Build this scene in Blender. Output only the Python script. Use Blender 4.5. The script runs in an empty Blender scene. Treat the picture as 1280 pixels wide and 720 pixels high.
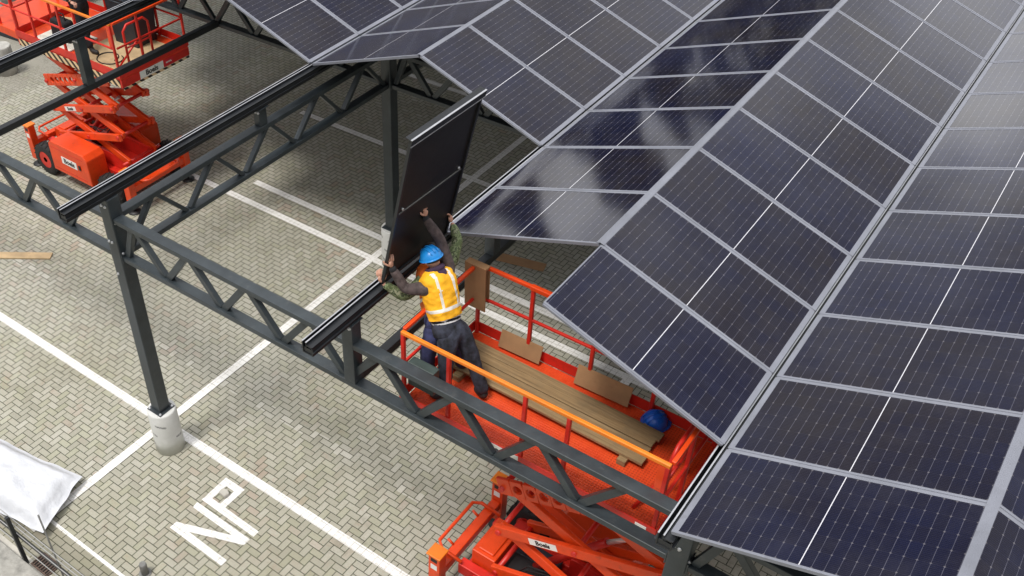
import bpy, bmesh, math, random
from math import sin, cos, pi, radians, atan2, sqrt
from mathutils import Vector, Matrix, Euler, noise as mnoise
random.seed(7)
S = bpy.context.scene
COL = S.collection
V = Vector

# ------------------------------------------------------------------ scene constants (metres)
U0, P, ZG, ZR = -9.432, 4.028, 4.981, 5.698      # first gutter line, gutter spacing, gutter / ridge height
V0, W = 9.960, 1.1543                            # front of the back rows, pitch of the panel rows
VT = 5.995                                       # front truss plane
ROWS_V = [VT, VT + 5.83, VT + 11.66]
SLOPE = atan2(ZR - ZG, P / 2)

# ------------------------------------------------------------------ materials
def nodes_of(name):
    m = bpy.data.materials.new(name); m.use_nodes = True
    nt = m.node_tree
    return m, nt, nt.nodes['Principled BSDF'], nt.nodes, nt.links

def mth(nt, op, a, b=None, c=None):
    n = nt.nodes.new('ShaderNodeMath'); n.operation = op
    for i, x in enumerate((a, b, c)):
        if x is None: continue
        if isinstance(x, (int, float)): n.inputs[i].default_value = x
        else: nt.links.new(x, n.inputs[i])
    return n.outputs[0]

def mixc(nt, fac, a, b, mode='MIX'):
    n = nt.nodes.new('ShaderNodeMix'); n.data_type = 'RGBA'; n.blend_type = mode
    n.clamp_factor = True
    def s(i, x):
        if isinstance(x, (int, float)): n.inputs[i].default_value = x
        elif isinstance(x, tuple): n.inputs[i].default_value = (*x[:3], 1)
        else: nt.links.new(x, n.inputs[i])
    s(0, fac); s(6, a); s(7, b)
    return n.outputs[2]

def noise_tex(nt, vec, scale, detail=4, rough=0.6, dim='3D'):
    n = nt.nodes.new('ShaderNodeTexNoise'); n.inputs['Scale'].default_value = scale
    n.inputs['Detail'].default_value = detail; n.inputs['Roughness'].default_value = rough
    if vec is not None: nt.links.new(vec, n.inputs['Vector'])
    return n.outputs['Fac']

def ramp(nt, fac, stops):
    n = nt.nodes.new('ShaderNodeValToRGB'); cr = n.color_ramp
    while len(cr.elements) < len(stops): cr.elements.new(0.5)
    for e, (p, c) in zip(cr.elements, stops):
        e.position = p; e.color = (*c, 1) if len(c) == 3 else c
    nt.links.new(fac, n.inputs[0]); return n.outputs[0]

def objco(nt):
    return nt.nodes.new('ShaderNodeTexCoord').outputs['Object']
def worldco(nt):
    return nt.nodes.new('ShaderNodeNewGeometry').outputs['Position']

def mat(name, col, rough=0.5, metal=0.0, var=0.15, scale=6.0, bump=0.0, bscale=60.0, dirt=None, spec=0.5):
    m, nt, b, N, L = nodes_of(name)
    co = worldco(nt)
    f = noise_tex(nt, co, scale, 5)
    dark = tuple(c * (1 - var * 1.6) for c in col); lite = tuple(min(1, c * (1 + var)) for c in col)
    c = mixc(nt, ramp(nt, f, [(0.3, (0, 0, 0)), (0.7, (1, 1, 1))]), dark, lite)
    if dirt:
        f2 = noise_tex(nt, co, scale * 3.1, 8, 0.75)
        c = mixc(nt, ramp(nt, f2, [(0.56, (0, 0, 0)), (0.72, (dirt[1],) * 3)]), c, dirt[0])
    L.new(c, b.inputs['Base Color'])
    r = mth(nt, 'MULTIPLY_ADD', f, 0.25, rough - 0.12); L.new(r, b.inputs['Roughness'])
    b.inputs['Metallic'].default_value = metal
    b.inputs['Specular IOR Level'].default_value = spec
    if bump:
        bn = N.new('ShaderNodeBump'); bn.inputs['Strength'].default_value = bump; bn.inputs['Distance'].default_value = 0.01
        L.new(noise_tex(nt, co, bscale, 4), bn.inputs['Height']); L.new(bn.outputs[0], b.inputs['Normal'])
    return m

M = {}
M['steel'] = mat('anthracite_steel', (0.034, 0.043, 0.049), 0.36, 0.0, 0.22, 3, dirt=((0.085, 0.088, 0.085), 0.6))
M['steel_dark'] = mat('black_steel', (0.012, 0.014, 0.017), 0.36, 0, 0.2, 4, dirt=((0.03, 0.03, 0.03), 0.5))
M['lip'] = mat('bare_lip', (0.42, 0.43, 0.46), 0.35, 0.3, 0.1)
M['bolt'] = mat('zinc_bolt', (0.6, 0.61, 0.63), 0.35, 0.6, 0.1)
M['alu'] = mat('panel_aluminium', (0.215, 0.225, 0.265), 0.42, 0.2, 0.10, 2, dirt=((0.13, 0.13, 0.14), 0.5))
M['orange'] = mat('lift_orange', (0.74, 0.062, 0.008), 0.36, 0, 0.12, 2.5, dirt=((0.22, 0.038, 0.014), 0.65))
M['red'] = mat('lift_red', (0.62, 0.022, 0.012), 0.4, 0, 0.15, 3, dirt=((0.2, 0.02, 0.012), 0.6))
M['orange_lit'] = mat('lift_orange_lit', (0.80, 0.20, 0.012), 0.36, 0, 0.10, 4, dirt=((0.5, 0.09, 0.012), 0.5))  # lift paint with the yellow cast of light from above put into its colour
M['tyre'] = mat('tyre_rubber', (0.018, 0.018, 0.018), 0.8, 0, 0.3, 8, bump=0.4, bscale=50)
M['wood'] = None
M['cardboard'] = mat('cardboard', (0.36, 0.20, 0.095), 0.8, 0, 0.10, 4, dirt=((0.24, 0.13, 0.06), 0.4))
M['white'] = mat('white_label', (0.78, 0.78, 0.76), 0.5, 0, 0.04)
M['ink'] = mat('black_ink', (0.012, 0.012, 0.013), 0.5, 0, 0.1)
M['labelred'] = mat('label_red', (0.6, 0.015, 0.03), 0.45, 0, 0.05)
M['blue'] = mat('helmet_blue', (0.012, 0.23, 0.62), 0.28, 0, 0.08, 8)
M['deepblue'] = mat('helmet_deep_blue', (0.010, 0.11, 0.55), 0.28, 0, 0.08, 8)
M['hole'] = mat('hole_shadow_steel', (0.09, 0.012, 0.008), 0.6, 0, 0.2)
M['skin'] = mat('skin', (0.50, 0.27, 0.19), 0.55, 0, 0.1, 14)
M['plastic_dark'] = mat('dark_plastic', (0.018, 0.024, 0.034), 0.5, 0, 0.2)
M['green_label'] = mat('green_label', (0.05, 0.4, 0.12), 0.5, 0, 0.1)
M['box_grey'] = mat('green_grey_box', (0.045, 0.065, 0.06), 0.5, 0, 0.15)
M['concrete'] = mat('footing_concrete', (0.42, 0.41, 0.38), 0.85, 0, 0.15, 5, bump=0.3, bscale=30, dirt=((0.25, 0.24, 0.21), 0.5))
M['cloth_brown'] = mat('brown_sleeve', (0.085, 0.062, 0.060), 0.9, 0, 0.3, 18, bump=0.6, bscale=40)
M['jeans_grey'] = mat('worn_grey_jeans', (0.032, 0.036, 0.054), 0.9, 0, 0.6, 9, bump=0.9, bscale=26)
M['jeans_blue'] = mat('blue_jeans', (0.04, 0.045, 0.12), 0.9, 0, 0.4, 9, bump=0.6, bscale=26)
M['black_cloth'] = mat('black_cloth', (0.014, 0.014, 0.017), 0.9, 0, 0.3, 12, bump=0.6, bscale=30)
M['white_cloth'] = mat('white_shirt', (0.7, 0.7, 0.72), 0.9, 0, 0.1, 12)
M['purple_cloth'] = mat('purple_hood', (0.045, 0.022, 0.055), 0.9, 0, 0.25, 14)
M['boot'] = mat('work_boot', (0.022, 0.021, 0.021), 0.65, 0, 0.3, 14)
M['vest_yellow'] = mat('vest_orange_yellow', (0.90, 0.44, 0.010), 0.75, 0, 0.10, 9, bump=0.7, bscale=22)
M['vest_orange'] = mat('vest_orange', (0.85, 0.16, 0.015), 0.75, 0, 0.12, 9, bump=0.7, bscale=22)
M['reflect'] = mat('reflective_tape', (0.72, 0.70, 0.64), 0.4, 0, 0.06, 20)
M['hair'] = mat('brown_hair', (0.03, 0.02, 0.014), 0.7, 0, 0.3, 40)
M['wire'] = mat('wire_steel', (0.45, 0.45, 0.44), 0.4, 0.6, 0.1)
M['pole'] = mat('weathered_pole', (0.20, 0.20, 0.19), 0.6, 0.3, 0.2)
M['rust'] = mat('grate_iron', (0.10, 0.065, 0.05), 0.8, 0, 0.4, 25)
M['pit'] = mat('drain_dark', (0.012, 0.011, 0.01), 0.9)
M['kerb'] = mat('kerb_concrete', (0.33, 0.32, 0.29), 0.85, 0, 0.25, 6, bump=0.3, bscale=40, dirt=((0.18, 0.17, 0.14), 0.6))
M['slab'] = mat('pale_slab', (0.46, 0.44, 0.39), 0.8, 0, 0.15, 3, dirt=((0.3, 0.28, 0.24), 0.5))
M['ply'] = mat('plywood', (0.50, 0.36, 0.20), 0.75, 0, 0.15, 4, dirt=((0.3, 0.2, 0.1), 0.5))
M['bag'] = mat('white_board', (0.66, 0.64, 0.56), 0.7, 0, 0.1)
M['bark'] = mat('bark', (0.07, 0.05, 0.035), 0.9, 0, 0.3)
M['leaf'] = mat('dark_leaf', (0.020, 0.034, 0.014), 0.8, 0, 0.4, 2)

def camo():
    m, nt, b, N, L = nodes_of('camouflage_cloth')
    f = noise_tex(nt, worldco(nt), 16, 2)
    c = ramp(nt, f, [(0.38, (0.10, 0.13, 0.055)), (0.45, (0.20, 0.24, 0.12)), (0.53, (0.05, 0.065, 0.03)), (0.6, (0.26, 0.27, 0.17))])
    nt.nodes[-1].color_ramp.interpolation = 'CONSTANT'
    L.new(c, b.inputs['Base Color']); b.inputs['Roughness'].default_value = 0.9
    return m
M['camo'] = camo()

def wood():
    m, nt, b, N, L = nodes_of('weathered_plank')
    co = objco(nt); info = N.new('ShaderNodeObjectInfo')
    mp = N.new('ShaderNodeMapping'); L.new(co, mp.inputs[0]); mp.inputs['Scale'].default_value = (1.2, 26, 26)
    av = N.new('ShaderNodeVectorMath'); av.operation = 'ADD'; L.new(mp.outputs[0], av.inputs[0])
    sc = mth(nt, 'MULTIPLY', info.outputs['Random'], 37.0)
    cx = N.new('ShaderNodeCombineXYZ'); L.new(sc, cx.inputs[0]); L.new(sc, cx.inputs[1]); L.new(cx.outputs[0], av.inputs[1])
    f = noise_tex(nt, av.outputs[0], 1.0, 8, 0.7)
    c = ramp(nt, f, [(0.28, (0.13, 0.078, 0.032)), (0.5, (0.29, 0.185, 0.082)), (0.72, (0.42, 0.29, 0.145))])
    f2 = noise_tex(nt, co, 5, 3)
    c = mixc(nt, ramp(nt, f2, [(0.45, (0, 0, 0)), (0.75, (0.5,) * 3)]), c, (0.16, 0.12, 0.07))
    c = mixc(nt, mth(nt, 'MULTIPLY', info.outputs['Random'], 0.30), c, (0.17, 0.12, 0.07))
    L.new(c, b.inputs['Base Color']); b.inputs['Roughness'].default_value = 0.75
    bn = N.new('ShaderNodeBump'); bn.inputs['Strength'].default_value = 0.4; bn.inputs['Distance'].default_value = 0.004
    L.new(f, bn.inputs['Height']); L.new(bn.outputs[0], b.inputs['Normal'])
    return m
M['wood'] = wood()

def tread():
    m, nt, b, N, L = nodes_of('orange_deck_plate')
    co = worldco(nt)
    f = noise_tex(nt, co, 4, 6, 0.7)
    c = mixc(nt, ramp(nt, f, [(0.35, (0, 0, 0)), (0.65, (1, 1, 1))]), (0.60, 0.048, 0.010), (0.74, 0.075, 0.014))
    f3 = noise_tex(nt, co, 13, 8, 0.8)
    c = mixc(nt, ramp(nt, f3, [(0.6, (0, 0, 0)), (0.75, (0.6,) * 3)]), c, (0.14, 0.035, 0.018))
    # perforated pattern: fine diagonal lattice
    sp = N.new('ShaderNodeSeparateXYZ'); L.new(co, sp.inputs[0])
    a = mth(nt, 'SINE', mth(nt, 'MULTIPLY', mth(nt, 'ADD', sp.outputs[0], sp.outputs[1]), 95))
    d = mth(nt, 'SINE', mth(nt, 'MULTIPLY', mth(nt, 'SUBTRACT', sp.outputs[0], sp.outputs[1]), 95))
    pat = mth(nt, 'MULTIPLY', mth(nt, 'GREATER_THAN', mth(nt, 'MULTIPLY', a, d), 0.35), ramp(nt, mth(nt, 'MULTIPLY_ADD', sp.outputs[0], 1.0, 3.1), [(0.0, (0.06,) * 3), (0.45, (0.10,) * 3), (0.55, (1, 1, 1))]))
    c = mixc(nt, mth(nt, 'MULTIPLY', pat, 0.38), c, (0.16, 0.016, 0.008))
    L.new(c, b.inputs['Base Color']); b.inputs['Roughness'].default_value = 0.45
    bn = N.new('ShaderNodeBump'); bn.inputs['Strength'].default_value = 0.5; bn.inputs['Distance'].default_value = 0.004
    L.new(mth(nt, 'MULTIPLY', a, d), bn.inputs['Height']); L.new(bn.outputs[0], b.inputs['Normal'])
    return m
M['tread'] = tread()

def hazard():
    m, nt, b, N, L = nodes_of('hazard_stripes')
    sp = N.new('ShaderNodeSeparateXYZ'); L.new(objco(nt), sp.inputs[0])
    s = mth(nt, 'ADD', mth(nt, 'ADD', sp.outputs[0], sp.outputs[1]), sp.outputs[2])
    k = mth(nt, 'GREATER_THAN', mth(nt, 'FRACT', mth(nt, 'MULTIPLY', s, 5.0)), 0.5)
    L.new(mixc(nt, k, (0.02, 0.012, 0.01), (0.72, 0.52, 0.30)), b.inputs['Base Color'])
    b.inputs['Roughness'].default_value = 0.5
    return m
M['hazard'] = hazard()

def paving(name, herring=True):
    m, nt, b, N, L = nodes_of(name)
    co = worldco(nt)
    sp = N.new('ShaderNodeSeparateXYZ'); L.new(co, sp.inputs[0])
    a = 0.1052
    wob = mth(nt, 'MULTIPLY', mth(nt, 'SUBTRACT', noise_tex(nt, co, 1.3, 2), 0.5), 0.10)
    wob2 = mth(nt, 'MULTIPLY', mth(nt, 'SUBTRACT', noise_tex(nt, co, 5.0, 2), 0.5), 0.05)
    x = mth(nt, 'ADD', mth(nt, 'MULTIPLY', sp.outputs[0], 1 / a), wob)
    y = mth(nt, 'ADD', mth(nt, 'MULTIPLY', sp.outputs[1], -1 / a), wob2)
    i = mth(nt, 'FLOOR', x); j = mth(nt, 'FLOOR', y)
    fx = mth(nt, 'SUBTRACT', x, i); fy = mth(nt, 'SUBTRACT', y, j)
    if herring:
        k = mth(nt, 'FLOORED_MODULO', mth(nt, 'SUBTRACT', i, j), 4.0)
        hz = mth(nt, 'LESS_THAN', k, 1.5)
        k1 = mth(nt, 'COMPARE', k, 1.0, 0.1); k2 = mth(nt, 'COMPARE', k, 2.0, 0.1)
        lx = mth(nt, 'ADD', fx, k1); ly = mth(nt, 'ADD', fy, k2)
        lenx = mth(nt, 'ADD', hz, 1.0); leny = mth(nt, 'SUBTRACT', 2.0, hz)
        idx = mth(nt, 'SUBTRACT', i, k1); idy = mth(nt, 'SUBTRACT', j, k2)
    else:
        off = mth(nt, 'FLOORED_MODULO', j, 2.0)
        h = mth(nt, 'FLOOR', mth(nt, 'MULTIPLY', mth(nt, 'ADD', x, off), 0.5))
        lx = mth(nt, 'SUBTRACT', mth(nt, 'ADD', x, off), mth(nt, 'MULTIPLY', h, 2.0)); ly = fy
        lenx = 2.0; leny = 1.0; idx = h; idy = j; hz = 0.3
    dx = mth(nt, 'MINIMUM', lx, mth(nt, 'SUBTRACT', lenx, lx))
    dy = mth(nt, 'MINIMUM', ly, mth(nt, 'SUBTRACT', leny, ly))
    d = mth(nt, 'MINIMUM', dx, dy)
    cid = N.new('ShaderNodeCombineXYZ'); L.new(idx, cid.inputs[0]); L.new(idy, cid.inputs[1])
    if not isinstance(hz, float): L.new(hz, cid.inputs[2])
    wn = N.new('ShaderNodeTexWhiteNoise'); L.new(cid.outputs[0], wn.inputs['Vector'])
    rnd = wn.outputs['Value']
    sc = N.new('ShaderNodeSeparateColor'); L.new(wn.outputs['Color'], sc.inputs[0])
    r2, r3 = sc.outputs[1], sc.outputs[2]
    base = ramp(nt, rnd, [(0.0, (0.315, 0.307, 0.252)), (0.25, (0.365, 0.356, 0.295)), (0.8, (0.400, 0.389, 0.328)), (1.0, (0.44, 0.426, 0.368))])
    # some greenish, some reddish bricks
    base = mixc(nt, mth(nt, 'MULTIPLY', mth(nt, 'GREATER_THAN', r2, 0.8), 0.35), base, (0.33, 0.34, 0.225))
    redzone = ramp(nt, noise_tex(nt, co, 0.55, 2), [(0.46, (0, 0, 0)), (0.62, (1, 1, 1))])
    redm = mth(nt, 'MULTIPLY', mth(nt, 'GREATER_THAN', r3, 0.88), 0.32)
    base = mixc(nt, mth(nt, 'MULTIPLY', redm, redzone), base, (0.37, 0.215, 0.17))
    # faded old marking: whitish bricks along v about 7.5
    band = mth(nt, 'LESS_THAN', mth(nt, 'ABSOLUTE', mth(nt, 'SUBTRACT', sp.outputs[1], 7.52)), 0.09)
    fade = mth(nt, 'MULTIPLY', band, mth(nt, 'GREATER_THAN', r2, 0.72))
    base = mixc(nt, mth(nt, 'MULTIPLY', fade, 0.75), base, (0.60, 0.58, 0.52))
    # pinkish scuffs
    pk = ramp(nt, noise_tex(nt, co, 2.7, 6, 0.75), [(0.57, (0, 0, 0)), (0.70, (0.45,) * 3)])
    base = mixc(nt, pk, base, (0.36, 0.21, 0.16))
    # grime at several scales
    g1 = noise_tex(nt, co, 0.35, 6, 0.7)
    base = mixc(nt, ramp(nt, g1, [(0.42, (0, 0, 0)), (0.66, (0.42,) * 3)]), base, (0.24, 0.225, 0.155))
    g2 = noise_tex(nt, co, 38, 5, 0.7)
    base = mixc(nt, ramp(nt, g2, [(0.3, (0.35,) * 3), (0.58, (0, 0, 0))]), base, (0.20, 0.185, 0.13))
    # oil and tyre stains, a few repaired greyer patches
    g4 = noise_tex(nt, co, 1.1, 9, 0.78)
    base = mixc(nt, ramp(nt, g4, [(0.57, (0, 0, 0)), (0.72, (0.60,) * 3)]), base, (0.13, 0.122, 0.09))
    g5 = noise_tex(nt, co, 0.21, 2)
    base = mixc(nt, ramp(nt, g5, [(0.52, (0, 0, 0)), (0.60, (0.30,) * 3)]), base, (0.34, 0.335, 0.30))
    mpt = N.new('ShaderNodeMapping'); L.new(co, mpt.inputs[0]); mpt.inputs['Scale'].default_value = (0.10, 2.2, 1); mpt.inputs['Rotation'].default_value = (0, 0, 0.5)
    g6 = noise_tex(nt, mpt.outputs[0], 1.0, 5, 0.7)
    base = mixc(nt, ramp(nt, g6, [(0.60, (0, 0, 0)), (0.72, (0.22,) * 3)]), base, (0.15, 0.14, 0.11))
    if not herring:
        base = mixc(nt, 0.35, base, (0.17, 0.15, 0.10))
    joint = ramp(nt, mth(nt, 'ADD', d, mth(nt, 'MULTIPLY', mth(nt, 'SUBTRACT', g2, 0.5), 0.06)), [(0.032, (1, 1, 1)), (0.085, (0, 0, 0))])
    jn = ramp(nt, noise_tex(nt, co, 9, 4), [(0.35, (0.036, 0.033, 0.025)), (0.65, (0.080, 0.082, 0.045))])
    c = mixc(nt, joint, base, jn)
    L.new(c, b.inputs['Base Color'])
    b.inputs['Roughness'].default_value = 0.85
    b.inputs['Specular IOR Level'].default_value = 0.3
    hgt = mth(nt, 'ADD', mth(nt, 'MULTIPLY', mth(nt, 'MINIMUM', d, 0.12), 6.0), mth(nt, 'MULTIPLY', g2, 0.25))
    bn = N.new('ShaderNodeBump'); bn.inputs['Strength'].default_value = 0.55; bn.inputs['Distance'].default_value = 0.006
    L.new(hgt, bn.inputs['Height']); L.new(bn.outputs[0], b.inputs['Normal'])
    return m
M['paving'] = paving('herringbone_paving')
M['course'] = paving('running_course_paving', False)

def paint():
    m, nt, b, N, L = nodes_of('road_paint')
    co = worldco(nt)
    f = noise_tex(nt, co, 30, 6, 0.7); g = noise_tex(nt, co, 2.2, 4)
    sp = N.new('ShaderNodeSeparateXYZ'); L.new(co, sp.inputs[0])
    jx = mth(nt, 'ABSOLUTE', mth(nt, 'SUBTRACT', mth(nt, 'FRACT', mth(nt, 'DIVIDE', sp.outputs[0], .1052)), .5))
    jy = mth(nt, 'ABSOLUTE', mth(nt, 'SUBTRACT', mth(nt, 'FRACT', mth(nt, 'DIVIDE', sp.outputs[1], .1052)), .5))
    jj = mth(nt, 'MULTIPLY', mth(nt, 'GREATER_THAN', mth(nt, 'MAXIMUM', jx, jy), .455), ramp(nt, noise_tex(nt, co, 5, 4), [(0.36, (0, 0, 0)), (0.60, (.75,) * 3)]))
    c = mixc(nt, ramp(nt, f, [(0.54, (0, 0, 0)), (0.64, (0.75,) * 3)]), (0.78, 0.77, 0.75), (0.48, 0.46, 0.40))
    c = mixc(nt, jj, c, (0.22, 0.21, 0.17))
    c = mixc(nt, ramp(nt, g, [(0.45, (0, 0, 0)), (0.7, (0.35,) * 3)]), c, (0.52, 0.50, 0.45))
    L.new(c, b.inputs['Base Color']); b.inputs['Roughness'].default_value = 0.7
    return m
M['paint'] = paint()

def wrap():
    m, nt, b, N, L = nodes_of('printed_white_wrap')
    co = objco(nt)
    sp = N.new('ShaderNodeSeparateXYZ'); L.new(co, sp.inputs[0])
    ang = mth(nt, 'ARCTAN2', sp.outputs[1], sp.outputs[0])
    zz = mth(nt, 'ADD', sp.outputs[2], mth(nt, 'MULTIPLY', ang, 0.055))
    row = mth(nt, 'FRACT', mth(nt, 'MULTIPLY', zz, 4.2))
    inrow = mth(nt, 'LESS_THAN', mth(nt, 'ABSOLUTE', mth(nt, 'SUBTRACT', row, 0.5)), 0.085)
    cv = N.new('ShaderNodeCombineXYZ'); L.new(ang, cv.inputs[0]); L.new(mth(nt, 'FLOOR', mth(nt, 'MULTIPLY', zz, 4.2)), cv.inputs[1])
    word = mth(nt, 'GREATER_THAN', noise_tex(nt, cv.outputs[0], 1.15, 0), 0.5)
    cv2 = N.new('ShaderNodeCombineXYZ'); L.new(mth(nt, 'MULTIPLY', ang, 30), cv2.inputs[0]); L.new(mth(nt, 'MULTIPLY', zz, 80), cv2.inputs[1])
    gl = mth(nt, 'GREATER_THAN', noise_tex(nt, cv2.outputs[0], 1.0, 1), 0.46)
    k = mth(nt, 'MULTIPLY', mth(nt, 'MULTIPLY', inrow, word), gl)
    f = noise_tex(nt, co, 7, 4)
    c = mixc(nt, f, (0.52, 0.53, 0.50), (0.70, 0.70, 0.69))
    low = ramp(nt, mth(nt, 'ADD', sp.outputs[2], mth(nt, 'MULTIPLY', f, 0.2)), [(0.14, (0.5,) * 3), (0.45, (0, 0, 0))])
    c = mixc(nt, low, c, (0.40, 0.41, 0.33))
    c = mixc(nt, mth(nt, 'MULTIPLY', k, 0.85), c, (0.04, 0.04, 0.045))
    L.new(c, b.inputs['Base Color']); b.inputs['Roughness'].default_value = 0.45
    return m
M['wrap'] = wrap()

def tarp():
    m, nt, b, N, L = nodes_of('white_plastic_sheet')
    co = worldco(nt)
    f = noise_tex(nt, co, 3, 5)
    L.new(mixc(nt, f, (0.52, 0.54, 0.58), (0.66, 0.67, 0.70)), b.inputs['Base Color'])
    b.inputs['Roughness'].default_value = 0.5
    bn = N.new('ShaderNodeBump'); bn.inputs['Strength'].default_value = 0.7; bn.inputs['Distance'].default_value = 0.04
    L.new(noise_tex(nt, co, 6, 4, 0.5), bn.inputs['Height']); L.new(bn.outputs[0], b.inputs['Normal'])
    return m
M['tarp'] = tarp()
def sand():
    m, nt, b, N, L = nodes_of('sand_and_cement_spill')
    co = worldco(nt)
    sp = N.new('ShaderNodeSeparateXYZ'); L.new(co, sp.inputs[0])
    f = noise_tex(nt, co, .9, 8, .7); f2 = noise_tex(nt, co, 24, 5, .7)
    L.new(mixc(nt, f2, (0.27, 0.255, 0.21), (0.42, 0.40, 0.35)), b.inputs['Base Color']); b.inputs['Roughness'].default_value = .9
    edge = mth(nt, 'MULTIPLY', mth(nt, 'ADD', sp.outputs[0], 20.3), -0.13)
    k = mth(nt, 'ADD', mth(nt, 'ADD', f, mth(nt, 'MULTIPLY', mth(nt, 'SUBTRACT', f2, .5), .35)), edge)
    a = ramp(nt, k, [(0.58, (0, 0, 0)), (0.80, (.75,) * 3)])
    tr = N.new('ShaderNodeBsdfTransparent'); mx = N.new('ShaderNodeMixShader')
    L.new(a, mx.inputs[0]); L.new(tr.outputs[0], mx.inputs[1]); L.new(b.outputs[0], mx.inputs[2])
    L.new(mx.outputs[0], N['Material Output'].inputs['Surface'])
    return m
M['sand'] = sand()

PL, PWD, PT = 2.100, 1.134, 0.035       # panel length (slope), width, thickness
def glass(name, back=False):
    m, nt, b, N, L = nodes_of(name)
    co = objco(nt); info = N.new('ShaderNodeObjectInfo'); rnd = info.outputs['Random']
    sp = N.new('ShaderNodeSeparateXYZ'); L.new(co, sp.inputs[0])
    x, y = sp.outputs[0], sp.outputs[1]
    cw = (PL - 0.07) / 22; ch = (PWD - 0.07) / 6
    cx = mth(nt, 'DIVIDE', mth(nt, 'SUBTRACT', x, 0.035), cw); cy = mth(nt, 'DIVIDE', mth(nt, 'SUBTRACT', y, 0.035), ch)
    fx = mth(nt, 'FRACT', cx); fy = mth(nt, 'FRACT', cy)
    ex = mth(nt, 'MULTIPLY', mth(nt, 'MINIMUM', fx, mth(nt, 'SUBTRACT', 1.0, fx)), cw)
    ey = mth(nt, 'MULTIPLY', mth(nt, 'MINIMUM', fy, mth(nt, 'SUBTRACT', 1.0, fy)), ch)
    line = mth(nt, 'LESS_THAN', ex, 0.0022)
    liney = mth(nt, 'LESS_THAN', ey, 0.0018)
    dot = mth(nt, 'LESS_THAN', mth(nt, 'ADD', ex, ey), 0.011)
    mid = mth(nt, 'LESS_THAN', mth(nt, 'ABSOLUTE', mth(nt, 'SUBTRACT', x, PL / 2)), 0.0038)
    # busbars run along the slope, very fine
    by = mth(nt, 'FRACT', mth(nt, 'MULTIPLY', y, 52.0))
    bus = mth(nt, 'LESS_THAN', by, 0.16)
    cid = N.new('ShaderNodeCombineXYZ'); L.new(mth(nt, 'FLOOR', cx), cid.inputs[0]); L.new(mth(nt, 'FLOOR', cy), cid.inputs[1]); L.new(rnd, cid.inputs[2])
    wn = N.new('ShaderNodeTexWhiteNoise'); L.new(cid.outputs[0], wn.inputs['Vector'])
    big = noise_tex(nt, worldco(nt), 0.9, 4, 0.6)
    tint = mth(nt, 'ADD', mth(nt, 'MULTIPLY', big, 0.75), mth(nt, 'ADD', mth(nt, 'MULTIPLY', wn.outputs['Value'], 0.12), mth(nt, 'MULTIPLY', mth(nt, 'SUBTRACT', rnd, 0.5), 0.16)))
    cell = ramp(nt, tint, [(0.2, (0.003, 0.005, 0.027)), (0.42, (0.0045, 0.0045, 0.017)), (0.62, (0.010, 0.0075, 0.012))])
    c = mixc(nt, mth(nt, 'MULTIPLY', bus, 0.45), cell, (0.030, 0.030, 0.042))
    wav = mth(nt, 'MULTIPLY_ADD', noise_tex(nt, co, 9, 2), 0.75, 0.02)
    c = mixc(nt, mth(nt, 'MULTIPLY', line, wav), c, (0.14, 0.14, 0.18))
    c = mixc(nt, mth(nt, 'MULTIPLY', liney, 0.08), c, (0.10, 0.10, 0.13))
    c = mixc(nt, mth(nt, 'MULTIPLY', dot, 0.20), c, (0.34, 0.32, 0.32))
    c = mixc(nt, mid, c, (0.62, 0.62, 0.66))
    dust = noise_tex(nt, worldco(nt), 2.4, 7, 0.75)
    c = mixc(nt, ramp(nt, dust, [(0.45, (0, 0, 0)), (0.8, (0.05,) * 3)]), c, (0.22, 0.21, 0.22))
    L.new(c, b.inputs['Base Color'])
    b.inputs['IOR'].default_value = 1.42
    r = mth(nt, 'MULTIPLY_ADD', dust, 0.06, 0.055); L.new(r, b.inputs['Roughness'])
    bn = N.new('ShaderNodeBump'); bn.inputs['Strength'].default_value = 0.05; bn.inputs['Distance'].default_value = 0.01
    L.new(noise_tex(nt, worldco(nt), 1.6, 2), bn.inputs['Height']); L.new(bn.outputs[0], b.inputs['Normal'])
    return m
M['glass'] = glass('solar_cells')
M['backsheet'] = mat('black_backsheet', (0.006, 0.006, 0.007), 0.45, 0, 0.2, 3)

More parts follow.
